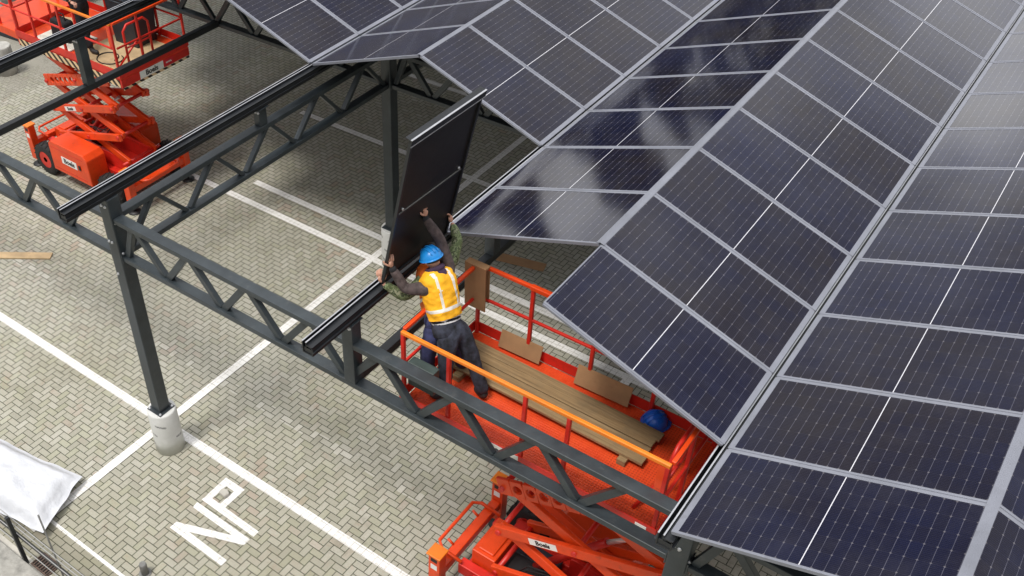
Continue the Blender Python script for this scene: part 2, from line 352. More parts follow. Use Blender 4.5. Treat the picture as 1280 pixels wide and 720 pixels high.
# ------------------------------------------------------------------ mesh builder
class MB:
    def __init__(s): s.v = []; s.f = []; s.m = []; s.mi = 0; s.smooth = []; s.sm = False
    def add(s, vs, fs):
        o = len(s.v); s.v += [tuple(p) for p in vs]
        for f in fs: s.f.append([o + i for i in f]); s.m.append(s.mi); s.smooth.append(s.sm)
    def box(s, lo, hi):
        x0, y0, z0 = lo; x1, y1, z1 = hi
        s.add([(x0, y0, z0), (x1, y0, z0), (x1, y1, z0), (x0, y1, z0), (x0, y0, z1), (x1, y0, z1), (x1, y1, z1), (x0, y1, z1)],
              [(0, 3, 2, 1), (4, 5, 6, 7), (0, 1, 5, 4), (1, 2, 6, 5), (2, 3, 7, 6), (3, 0, 4, 7)])
    def beam(s, p, q, w, h, up=(0, 0, 1)):
        p, q = V(p), V(q); d = (q - p).normalized(); u = V(up)
        if abs(d.dot(u)) > 0.98: u = V((1, 0, 0))
        r = d.cross(u).normalized() * (w / 2); t = r.cross(d).normalized() * (h / 2)
        s.add([p - r - t, p + r - t, p + r + t, p - r + t, q - r - t, q + r - t, q + r + t, q - r + t],
              [(0, 3, 2, 1), (4, 5, 6, 7), (0, 1, 5, 4), (1, 2, 6, 5), (2, 3, 7, 6), (3, 0, 4, 7)])
    def tube(s, pts, r, seg=8, closed=False):
        pts = [V(p) for p in pts]; rings = []
        old = s.sm; s.sm = True
        n = len(pts); prev = None; vs = []
        for i, p in enumerate(pts):
            a = pts[(i - 1) % n] if (i > 0 or closed) else p; b = pts[(i + 1) % n] if (i < n - 1 or closed) else p
            d = (b - a).normalized()
            if prev is None:
                u = V((0, 0, 1)) if abs(d.z) < 0.9 else V((1, 0, 0))
                x = d.cross(u).normalized()
            else: x = (prev - d * prev.dot(d)).normalized()
            prev = x; y = d.cross(x)
            rr = r[i] if isinstance(r, (list, tuple)) else r
            for k in range(seg):
                t = 2 * pi * k / seg; vs.append(p + (x * cos(t) + y * sin(t)) * rr)
        fs = []
        m = n if closed else n - 1
        for i in range(m):
            j = (i + 1) % n
            for k in range(seg):
                l = (k + 1) % seg; fs.append((i * seg + k, i * seg + l, j * seg + l, j * seg + k))
        s.add(vs, fs); s.sm = False
        if not closed:
            o = len(s.v) - n * seg
            for base, rev in ((o, True), (o + (n - 1) * seg, False)):
                f = [base + k for k in range(seg)]
                s.f.append(f[::-1] if rev else f); s.m.append(s.mi); s.smooth.append(False)
        s.sm = old
    def lathe(s, prof, c=(0, 0, 0), seg=24, axis='z', cap=True):
        c = V(c); vs = []; old = s.sm; s.sm = True
        for r, z in prof:
            for k in range(seg):
                t = 2 * pi * k / seg
                p = {'z': V((r * cos(t), r * sin(t), z)), 'y': V((r * cos(t), z, r * sin(t))), 'x': V((z, r * cos(t), r * sin(t)))}[axis]
                vs.append(c + p)
        fs = []
        for i in range(len(prof) - 1):
            for k in range(seg):
                l = (k + 1) % seg; fs.append((i * seg + k, i * seg + l, (i + 1) * seg + l, (i + 1) * seg + k))
        s.add(vs, fs); s.sm = False
        if cap:
            o = len(s.v) - len(prof) * seg
            s.f.append([o + k for k in range(seg)][::-1]); s.m.append(s.mi); s.smooth.append(False)
            e = o + (len(prof) - 1) * seg
            s.f.append([e + k for k in range(seg)]); s.m.append(s.mi); s.smooth.append(False)
        s.sm = old
    def prism(s, poly, a, ax):
        """poly: list of 3D points (planar); extruded by vector ax"""
        n = len(poly); ax = V(ax); p = [V(q) + V(a) for q in poly]
        vs = p + [q + ax for q in p]
        fs = [tuple(range(n))[::-1], tuple(range(n, 2 * n))] + [(i, (i + 1) % n, n + (i + 1) % n, n + i) for i in range(n)]
        s.add(vs, fs)
    def build(s, name, mats, parent=None, bevel=0, loc=None, rot=None, seg=2):
        me = bpy.data.meshes.new(name); me.from_pydata(s.v, [], s.f); me.update()
        bm = bmesh.new(); bm.from_mesh(me); bmesh.ops.recalc_face_normals(bm, faces=bm.faces); bm.to_mesh(me); bm.free()
        if not isinstance(mats, (list, tuple)): mats = [mats]
        for m in mats: me.materials.append(m)
        me.polygons.foreach_set('material_index', s.m); me.polygons.foreach_set('use_smooth', s.smooth)
        o = bpy.data.objects.new(name, me); COL.objects.link(o)
        if parent is not None: o.parent = parent
        if loc is not None: o.location = loc
        if rot is not None: o.rotation_euler = rot
        if bevel:
            b = o.modifiers.new('bevel', 'BEVEL'); b.width = bevel; b.segments = seg; b.limit_method = 'ANGLE'; b.angle_limit = radians(40)
        return o

def tag(o, label=None, cat=None, group=None, kind=None):
    if label: o['label'] = label
    if cat: o['category'] = cat
    if group: o['group'] = group
    if kind: o['kind'] = kind
    return o
def thing(name, label, cat, loc=(0, 0, 0), rot=(0, 0, 0), group=None):
    o = bpy.data.objects.new(name, None); o.empty_display_size = 0.2; COL.objects.link(o)
    o.location = loc; o.rotation_euler = rot
    return tag(o, label, cat, group)
def copy_tree(o, parent=None):
    c = o.copy(); COL.objects.link(c)
    if parent is not None: c.parent = parent
    for ch in list(o.children): copy_tree(ch, c)
    return c

def text_mesh(txt, size, bold=0.0, depth=0.002):
    cu = bpy.data.curves.new('txt', 'FONT'); cu.body = txt; cu.size = size; cu.align_x = 'CENTER'; cu.align_y = 'CENTER'
    cu.offset = bold; cu.extrude = depth; cu.resolution_u = 4
    ob = bpy.data.objects.new('txt', cu); COL.objects.link(ob)
    dg = bpy.context.evaluated_depsgraph_get(); me = bpy.data.meshes.new_from_object(ob.evaluated_get(dg))
    bpy.data.objects.remove(ob); bpy.data.curves.remove(cu)
    return me

def decal(parent, c, xdir, nrm, w, h, red=False, size=None, name='name_plate'):
    """white plate with the hire firm's word; plate centre c, reading direction xdir, normal nrm"""
    x = V(xdir).normalized(); n = V(nrm).normalized(); y = n.cross(x).normalized(); x = y.cross(n)
    c = V(c); mb = MB(); t = 0.004
    def plate(cx, pw, ph, mi):
        mb.mi = mi
        a = c + x * cx - n * 0.001
        mb.prism([x * -pw / 2 + y * -ph / 2, x * pw / 2 + y * -ph / 2, x * pw / 2 + y * ph / 2, x * -pw / 2 + y * ph / 2], a, n * t)
    def word(txt, cx, s, mi, b):
        me = text_mesh(txt, s, b); mb.mi = mi
        R = Matrix((x, y, n)).transposed()
        mb.add([c + R @ v.co + x * cx + n * (t + 0.001) for v in me.vertices], [tuple(p.vertices) for p in me.polygons])
        bpy.data.meshes.remove(me)
    ww = w * 0.7 if red else w
    plate(-(w - ww) / 2, ww, h, 0)
    word('Boels', -(w - ww) / 2, size or h * 0.95, 1, h * 0.022)
    if red:
        plate(ww / 2 + 0.01, w - ww - 0.02, h * 0.8, 2); word('RENTAL', ww / 2 + 0.01, h * 0.27, 0, 0.001)
    return mb.build(name, [M['white'], M['ink'], M['labelred']], parent)

# ------------------------------------------------------------------ ground
def sheet(name, pts, z, m, kind='structure'):
    mb = MB(); mb.add([(x, y, z) for x, y in pts], [tuple(range(len(pts)))])
    return tag(mb.build(name, m), kind=kind)
sheet('ground', [(-160, -60), (120, -60), (120, 220), (-160, 220)], 0.0, M['paving'])
sheet('edge_course', [(-40, 3.30), (20, 3.30), (20, 3.86), (-40, 3.86)], 0.004, M['course'])
kb = MB(); kb.box((-40, 2.2, -0.1), (20, 3.20, 0.10)); tag(kb.build('kerb', M['kerb'], bevel=0.015), kind='structure')
sheet('gutter_strip', [(-40, 3.20), (20, 3.20), (20, 3.30), (-40, 3.30)], 0.006, M['slab'])
sheet('worn_patch', [(-30, 10.2), (-20.2, 10.4), (-17.6, 12.0), (-16.9, 14.4), (-19.3, 17.5), (-30, 18.0)], 0.004, M['sand'])
LW = 0.15
def uline(name, v, a, b, w=LW): sheet(name, [(a, v - w / 2), (b, v - w / 2), (b, v + w / 2), (a, v + w / 2)], 0.008, M['paint'])
def vline(name, u, a, b, w=LW): sheet(name, [(u - w / 2, a), (u + w / 2, a), (u + w / 2, b), (u - w / 2, b)], 0.0085, M['paint'])
uline('bay_marking', 6.27, -21, -4.4)
uline('bay_marking', 11.68, -15.2, 2.0)
uline('bay_marking', 12.31, -13.6, 2.0)
uline('bay_marking', 15.15, -14.8, 2.0)
uline('bay_marking', 18.15, -14.2, 2.0)
vline('bay_marking', -9.86, 3.62, 18.1)
uline('edge_marking', 3.90, -9.9, -8.05, 0.05)
vline('bay_marking', -4.3, 6.2, 11.7)
# painted letters N P
lt = MB()
def stroke(pts, z=0.010): lt.add([(x, y, z) for x, y in pts], [tuple(range(len(pts)))])
stroke([(-8.235, 4.880), (-7.15, 4.865), (-7.15, 4.975), (-8.235, 5.0)])
stroke([(-8.235, 5.345), (-7.14, 5.330), (-7.14, 5.435), (-8.255, 5.452)])
stroke([(-8.235, 4.885), (-8.235, 5.01), (-7.14, 5.430), (-7.14, 5.31)], 0.0108)
stroke([(-8.235, 5.525), (-7.13, 5.500), (-7.13, 5.612), (-8.225, 5.64)])
stroke([(-8.235, 5.64), (-8.12, 5.64), (-8.12, 6.05), (-8.24, 6.05)], 0.0104)
stroke([(-8.12, 5.93), (-7.84, 5.93), (-7.84, 6.05), (-8.12, 6.05)], 0.0104)
stroke([(-7.95, 5.61), (-7.84, 5.61), (-7.84, 5.93), (-7.95, 5.93)], 0.0104)
tag(lt.build('letter_marking', M['paint']), kind='structure')

# ------------------------------------------------------------------ carport steel
ORD = ['first', 'second', 'third', 'fourth', 'fifth', 'sixth', 'seventh', 'eighth', 'ninth', 'tenth', 'eleventh', 'twelfth', 'thirteenth', 'fourteenth', 'fifteenth', 'sixteenth', 'seventeenth', 'eighteenth', 'nineteenth', 'twentieth']
def bolt_head(parent, c, n):
    mb = MB(); c, n = V(c), V(n)
    ax = 'x' if abs(n.x) > .5 else 'y' if abs(n.y) > .5 else 'z'
    sg = 1 if (n.x + n.y + n.z) > 0 else -1
    mb.lathe([(0.022, 0), (0.022, 0.006 * sg), (0.013, 0.007 * sg), (0.013, 0.02 * sg)], c, 6, ax)
    return mb.build('bolt', M['bolt'], parent)

def steel_post(u, v, label, bolts=False, top=4.79):
    t = thing('steel_post', label, 'steel post', (u, v, 0), group='posts carrying the solar carport')
    mb = MB(); mb.box((-.1, -.1, .88), (.1, .1, top)); mb.build('shaft', M['steel'], t, 0.012)
    mb = MB(); mb.box((-.15, -.15, .868), (.15, .15, .885)); mb.build('base_plate', M['steel'], t, 0.004)
    if bolts:
        for x, z in ((-.03, 4.68), (.04, 4.68), (-.06, 4.10), (0.0, 4.10), (-.05, 3.55)): bolt_head(t, (x, -.1, z), (0, -1, 0))
        for y, z in ((-.05, 4.42), (0.05, 4.42), (-.05, 3.93)): bolt_head(t, (.1, y, z), (1, 0, 0))
        for x, y in ((.12, -.12), (-.12, -.12), (.12, .12)): bolt_head(t, (x, y, .885), (0, 0, 1))
    return t
def footing(u, v, label, m='wrap', r=0.225, h=0.87):
    mb = MB(); prof = [(r * 1.02, 0), (r * 1.01, .25), (r, .5), (r * .985, h - .03), (r * .93, h)]
    mb.lathe(prof, (0, 0, 0), 32)
    o = mb.build('concrete_footing', M[m], None, loc=(u, v, 0)); return tag(o, label, 'concrete footing', 'round footings under the posts')

CW, CH = 0.15, 0.075
Z1t, Z1b, Z0t, Z0b = 4.50, 4.425, 3.885, 3.81
def u_truss(u, v, label, length, gap=0.1):
    """lattice truss along u between two posts, starts at post axis u"""
    t = thing('lattice_truss', label, 'steel truss', (u, v, 3.81), group='lattice trusses of the carport')
    a, b = gap + .003, length - gap - .003
    for nm, z0, z1 in (('top_chord', Z1b, Z1t), ('bottom_chord', Z0b, Z0t)):
        mb = MB(); mb.box((a, -CW / 2, z0 - 3.81), (b, CW / 2, z1 - 3.81)); mb.build(nm, M['steel'], t, 0.008)
    n = int(round(length / 1.007)); st = length / n
    zt, zb = Z1b - 3.81 + .002, Z0t - 3.81 - .002
    pts = []
    for k in range(n): pts += [(0.40 + k * st, zt), (0.91 + k * st, zb)]
    pts = [(0.12, zb)] + pts
    for i in range(len(pts) - 1):
        (x0, z0), (x1, z1) = pts[i], pts[i + 1]
        if x1 > b: break
        s = 0.035 if x1 > x0 else 0
        mb = MB(); mb.beam((x0 + s, 0, z0), (x1 - s, 0, z1), 0.09, 0.07, (0, 1, 0)); mb.build('diagonal', M['steel'], t, 0.006)
    for x in (a, b - .012):
        mb = MB(); mb.box((x, -.09, -.03), (x + .012, .09, .12)); mb.build('end_plate', M['steel'], t)
    return t
def v_truss(u, v, label, length):
    t = thing('lattice_truss', label, 'steel truss', (u, v, 3.81), group='lattice trusses of the carport')
    a, b = .103, length - .103
    for nm, z0, z1 in (('top_chord', Z1b, Z1t), ('bottom_chord', Z0b + .01, Z0t + .01)):
        mb = MB(); mb.box((-CW / 2, a, z0 - 3.81), (CW / 2, b, z1 - 3.81)); mb.build(nm, M['steel'], t, 0.008)
    zt, zb = Z1b - 3.81 + .002, Z0t - 3.81 + .008
    n = 5; st = (length - .12) / n * 0.985; pts = [(0.14, zb)]
    for k in range(n): pts += [(0.68 + k * st, zt), (1.22 + k * st, zb)]
    for i in range(len(pts) - 1):
        (y0, z0), (y1, z1) = pts[i], pts[i + 1]
        if y1 > b: break
        mb = MB(); mb.beam((0, y0 + .035, z0), (0, y1 - .035, z1), 0.06, 0.085, (1, 0, 0)); mb.build('diagonal', M['steel'], t, 0.006)
    return t
def v_beam(u, v, label, length):
    mb = MB(); mb.box((-.06, .08, 0), (.06, length - .08, .11))
    o = mb.build('tie_beam', M['steel_dark'], None, 0.008, (u, v, 3.83)); return tag(o, label, 'steel beam', 'single beams under the middle gutters')
def stub(u, v, z0, z1, label, dx=.075, bolts=True):
    t = thing('gutter_stub', label, 'steel stub', (u, v, z0), group='short stubs holding up the gutters')
    mb = MB(); mb.box((-dx, -.078, .0), (dx, .078, z1 - z0 - .01)); mb.build('shaft', M['steel'], t, 0.006)
    mb = MB(); mb.box((-.10, -.10, z1 - z0 - .01), (.10, .10, z1 - z0)); mb.build('head_plate', M['steel'], t, 0.003)
    if bolts:
        for x in (-.05, 0, .05): bolt_head(t, (x, -.078, z1 - z0 - .06), (0, -1, 0))
    return t
def gutter(u, v0, v1, label, zb=4.79):
    """black folded channel with bright upper lips, open on top"""
    t = thing('gutter_beam', label, 'gutter beam', (u, v0, zb), group='gutter beams along the roof valleys')
    L = v1 - v0; w, h, k = .072, .155, .012
    mb = MB()
    mb.box((-w, 0, 0), (w, L, k)); mb.box((-w, 0, k), (-w + k, L, h)); mb.box((w - k, 0, k), (w, L, h - .03))
    mb.box((-.012, 0, h - .045), (w, L, h - .0305)); mb.box((-.020, 0, h - .075), (-.012, L, h))
    mb.box((-w - .02, 0, .05), (-w, L, .062)); mb.box((w, 0, .05), (w + .02, L, .062))
    mb.build('channel', M['steel_dark'], t)
    for x in (-w + k / 2, -.016):
        mb = MB(); mb.box((x - .007, 0, h), (x + .007, L, h + .006)); mb.build('lip', M['lip'], t)
    mb = MB(); mb.box((-w + k, .01, k), (w - k, .016, h - .08)); mb.build('end_cap', M['steel_dark'], t)
    return t

UA, UC, UE, UZ = U0, U0 + P, U0 + 2 * P, U0 - P
UL, UR = U0 - 2 * P, U0 + 4 * P
rowname = ['front', 'second', 'third']
footing(UA, ROWS_V[0], 'white wrapped concrete footing of the lone front post, printed with black lettering')
footing(UA, ROWS_V[1], 'concrete footing half hidden behind the lifted black panel', 'wrap')
footing(UE, ROWS_V[0], 'concrete footing below the roof edge at the bottom of the photo')
footing(UE, ROWS_V[1], 'concrete footing deep under the roof, behind the orange platform')
footing(UL, ROWS_V[0], 'concrete footing left of the photo under the far end of the front truss')
footing(-22.35, 12.25, 'grey concrete footing without a post at the upper left edge, beside the far lift', 'concrete', 0.25, 0.75)
steel_post(UA, ROWS_V[0], 'dark steel post standing on the white printed footing in the open', True)
steel_post(UA, ROWS_V[1], 'dark steel post under the roof directly behind the lifted panel')
steel_post(UE, ROWS_V[0], 'dark steel post under the bluish roof corner at the bottom edge', True)
steel_post(UE, ROWS_V[1], 'dark steel post under the roof behind the orange platform')
steel_post(UL, ROWS_V[0], 'dark steel post at the far left end of the front truss')
u_truss(UL, ROWS_V[0], 'grey lattice truss running from the lone post to the left edge', 2 * P)
u_truss(UA, ROWS_V[0], 'long grey lattice truss crossing in front of the orange platform', 2 * P)
u_truss(UL, ROWS_V[1], 'black lattice truss at the top left, ending under the roof', 2 * P)
u_truss(UA, ROWS_V[1], 'black lattice truss under the roof behind the lifted panel', 2 * P)
u_truss(UE, ROWS_V[0], 'lattice truss under the wide right roof slopes', 2 * P)
u_truss(UE, ROWS_V[1], 'lattice truss deep under the right roof slopes', 2 * P)
steel_post(UA, ROWS_V[2], 'dark steel post of the rearmost row, under the middle roof')
u_truss(UA, ROWS_V[2], 'rearmost lattice truss under the middle of the roof', 2 * P)
v_truss(UA, ROWS_V[0], 'grey lattice truss running from the lone post back towards the roof', 5.83)
v_truss(UA, ROWS_V[1], 'lattice truss under the roof, continuing behind the rear post', 5.83)
v_truss(UE, ROWS_V[0], 'lattice truss under the gutter right of the orange platform', 5.83)
v_beam(UZ, ROWS_V[0], 'black beam crossing above the far scissor lift', 5.83)
v_beam(UC, ROWS_V[0], 'black beam passing under the two workers and the lifted panel', 5.83)
GV = 5.30
gutter(UZ, GV, 24, 'black gutter beam with bright edges over the far scissor lift')
gutter(UA, GV, 24, 'black gutter beam on top of the lone front post')
gutter(UC, GV, 24, 'black gutter beam the two workers stand the panel on')
gutter(UE, GV, 24, 'gutter beam in the roof valley right of the orange platform')
gutter(UE + P, GV, 24, 'gutter beam in the far right roof valley')
stub(UC, ROWS_V[0], 3.886, 4.79, 'bolted stub rising through the front truss under the workers gutter', .078)
stub(UC, 8.85, 3.942, 4.79, 'short stub below the lowest mirror dark panel, on the black beam')
stub(UZ, 8.75, 3.942, 4.79, 'short stub between black beam and gutter in front of the far lift')
stub(UA, 8.80, 4.502, 4.79, 'very short stub on the grey truss behind the lone post', .06)
stub(UE, 8.80, 4.502, 4.79, 'very short stub under the valley right of the orange platform', .06)
stub(UZ, ROWS_V[0], 3.886, 4.79, 'stub on the front truss left of the lone post, outside the frame', .078, False)

# ------------------------------------------------------------------ solar panels
def make_panel():
    t = thing('solar_panel', 'x', 'solar panel', group='solar panels on the zigzag roof')
    mb = MB(); fw = 0.026; gw = .055
    mb.box((0, 0, -PT), (PL, fw, 0)); mb.box((0, PWD - fw, -PT), (PL, PWD, 0))
    mb.box((0, fw, -PT), (gw, PWD - fw, 0)); mb.box((PL - fw * .55, fw, -PT), (PL, PWD - fw, 0))
    mb.build('frame', M['alu'], t)
    mb = MB(); mb.add([(gw, fw, -.003), (PL - fw * .55, fw, -.003), (PL - fw * .55, PWD - fw, -.003), (gw, PWD - fw, -.003)], [(0, 1, 2, 3)])
    mb.build('glass', M['glass'], t)
    mb = MB(); mb.box((gw, fw, -.012), (PL - fw * .55, PWD - fw, -.008)); mb.build('backsheet', M['backsheet'], t)
    # thin cover strip filling the joint to the next row
    mb = MB(); mb.box((0.01, PWD + .001, -.03), (PL - .01, W - .001, -.004)); mb.build('joint_strip', M['alu'], t)
    return t
proto = make_panel(); used = [False]
def place_panel(strip_u, side, row, label):
    """side +1: rises towards +u from the gutter at strip_u; -1: rises towards -u"""
    o = proto if not used[0] else copy_tree(proto); used[0] = True
    inset = .022
    x = strip_u + side * inset * cos(SLOPE); z = ZG + inset * sin(SLOPE)
    if side > 0: o.location = (x, V0 + row * W, z); o.rotation_euler = (0, -SLOPE, 0)
    else: o.location = (x, V0 + (row + 1) * W, z); o.rotation_euler = (0, -SLOPE, pi)
    o['label'] = label
    return o
strips = [  # gutter u, side, first row, last row, description
    (UL - P, -1, 4, 12, 'far outermost slope past the top edge'),  # unseen slopes, roof continued past the top edge to shade the ground
    (UL - P, 1, 3, 14, 'outermost slope past the top edge'),
    (UL, -1, 2, 14, 'third slope past the top edge'),
    (UL, 1, 1, 14, 'second slope past the top edge'),
    (UZ, -1, 1, 14, 'unseen slope over the far lift'),
    (UZ, 1, 0, 14, 'slope just past the top edge'),
    (UA, -1, 0, 14, 'leftmost bluish slope at the top edge'),
    (UA, 1, 0, 14, 'narrow pale grey slope'),
    (UC, -1, 0, 14, 'bluish slope right behind the lifted panel'),
    (UC, 1, -2, 14, 'dark mirror slope above the workers'),
    (UE, -1, -3, 14, 'broad blue slope over the orange platform'),
    (UE, 1, -4, 14, 'violet black slope at the right edge'),
    (UE + P, -1, -5, 8, 'slope in the lower right corner'),
]
for u, sd, r0, r1, desc in strips:
    for n, r in enumerate(range(r0, r1 + 1)):
        place_panel(u, sd, r, f'{ORD[n]} solar panel from the front edge on the {desc}' if n else f'frontmost solar panel on the {desc}')
# ridge caps
def ridge(u, r0, v1, label, w=.044):
    t = thing('ridge_cap', label, 'ridge cap', (u, V0 + r0 * W + .01, ZR), group='grey metal caps along the roof ridges')
    L = v1 - (V0 + r0 * W); d = w * sin(SLOPE)
    mb = MB()
    pr = [(-w, 0, -d + .006), (0, 0, .008), (w, 0, -d + .006), (w, 0, -d + .002), (0, 0, .003), (-w, 0, -d + .002)]
    mb.prism(pr, (0, 0, 0), (0, L, 0)); mb.build('cap', M['alu'], t)
    return t
ridge(UA + P / 2, 0, 17.2, 'grey ridge cap between the pale slope and the slope behind the lifted panel', .04)
ridge(UC + P / 2, -2, 23, 'wide grey ridge cap above the orange platform slope')
ridge(UE + P / 2, -4, 24, 'wide grey ridge cap at the lower right corner')

# the panel the workers are standing on its edge
hp = thing('solar_panel', 'black backed solar panel held upright on edge by the two workers', 'solar panel', group='solar panels on the zigzag roof')
B0, B1, T0, T1 = V((-5.385, 6.51, 4.965)), V((-5.335, 7.65, 4.965)), V((-4.90, 6.42, 6.995)), V((-4.87, 7.56, 6.995))
ex = (T0 - B0); Lh = ex.length; ex.normalize(); ey = (B1 - B0).normalized(); ez = ex.cross(ey).normalized(); ey = ez.cross(ex)
hp.matrix_world = Matrix(((ex.x, ey.x, ez.x, B0.x), (ex.y, ey.y, ez.y, B0.y), (ex.z, ey.z, ez.z, B0.z), (0, 0, 0, 1)))
mb = MB(); fw = .03
mb.box((0, 0, -PT), (PL, fw, 0)); mb.box((0, PWD - fw, -PT), (PL, PWD, 0)); mb.box((0, fw, -PT), (fw, PWD - fw, 0)); mb.box((PL - fw, fw, -PT), (PL, PWD - fw, 0))
mb.build('frame', M['steel_dark'], hp)
mb = MB(); mb.add([(fw, fw, -.003), (PL - fw, fw, -.003), (PL - fw, PWD - fw, -.003), (fw, PWD - fw, -.003)], [(0, 1, 2, 3)]); mb.build('glass', M['glass'], hp)
mb = MB(); mb.box((fw, fw, -.014), (PL - fw, PWD - fw, -.008)); mb.build('backsheet', M['backsheet'], hp)
mb = MB(); mb.box((PL, -.02, -.05), (PL + .012, PWD + .02, .03)); mb.box((PL - .07, -.02, -.05), (PL, PWD + .02, -.038)); mb.build('edge_profile', M['steel_dark'], hp)
mb = MB(); mb.box((PL + .012, -.02, -.052), (PL + .018, PWD + .02, -.034)); mb.box((PL - .072, -.02, -.053), (PL - .062, PWD + .02, -.050)); mb.build('bright_edge', M['lip'], hp)
mb = MB(); mb.box((PL / 2 - .012, fw, -.026), (PL / 2 + .012, PWD - fw, -.014)); mb.build('cross_bar', M['steel_dark'], hp)
mb = MB(); mb.box((PL / 2 + .0122, .05, -.027), (PL / 2 + .0155, PWD - .05, -.0145)); mb.build('seam', M['pole'], hp)
for y in (.10, PWD - .10):
    mb = MB(); mb.lathe([(.014, -.014), (.014, -.034)], (PL / 2 + .06, y, 0), 10); mb.build('bolt', M['bolt'], hp)

# ------------------------------------------------------------------ scissor lifts
def holed_plate(mb, p, q, h, th, nh, r):
    """upright plate from p to q (x-z plane) with round holes, thickness th in y"""
    p, q = V(p), V(q); d = q - p; L = d.length; d.normalize(); n = V((-d.z, 0, d.x)); y = V((0, 1, 0))
    st = L / (nh + 2); seg = 16
    def quad(a, b):
        c = [p + d * a - n * h / 2, p + d * b - n * h / 2, p + d * b + n * h / 2, p + d * a + n * h / 2]
        mb.prism(c, (0, -th / 2, 0), (0, th, 0))
    quad(0, st); quad(L - st, L)
    for i in range(nh):
        cx = st * (i + 1.5); rim = []; out = []
        for k in range(seg):
            t = 2 * pi * (k + .5) / seg; cc, ss = cos(t), sin(t)
            m = 1 / max(abs(cc) / (st / 2), abs(ss) / (h / 2))
            out.append(p + d * (cx + cc * m) + n * (ss * m)); rim.append(p + d * (cx + cc * r) + n * (ss * r))
        vs = [o - y * th / 2 for o in out] + [o - y * th / 2 for o in rim] + [o + y * th / 2 for o in out] + [o + y * th / 2 for o in rim]
        fs = []
        for k in range(seg):
            l = (k + 1) % seg
            fs += [(k, l, seg + l, seg + k), (2 * seg + l, 2 * seg + k, 3 * seg + k, 3 * seg + l), (seg + k, seg + l, 3 * seg + l, 3 * seg + k)]
            # outer rim only along the long edges
            fs.append((l, k, 2 * seg + k, 2 * seg + l))
        mb.add(vs, fs)

def rail_side(parent, pts, zf, posts, zt, mid, name='guard_rail', r=.024, top_mat='orange', toe=True):
    """one straight side of the guard rail between two points"""
    a, b = V(pts[0]), V(pts[1])
    mb = MB()
    mb.beam((a.x, a.y, mid), (b.x, b.y, mid), .034, .034)
    for t in posts:
        p = a.lerp(b, t); mb.beam((p.x, p.y, zf), (p.x, p.y, zt - .0225), .045, .045)
    o = mb.build(name, M['red'], parent, 0.008)
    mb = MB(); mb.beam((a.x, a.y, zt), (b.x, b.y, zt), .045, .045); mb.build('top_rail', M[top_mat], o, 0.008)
    return o

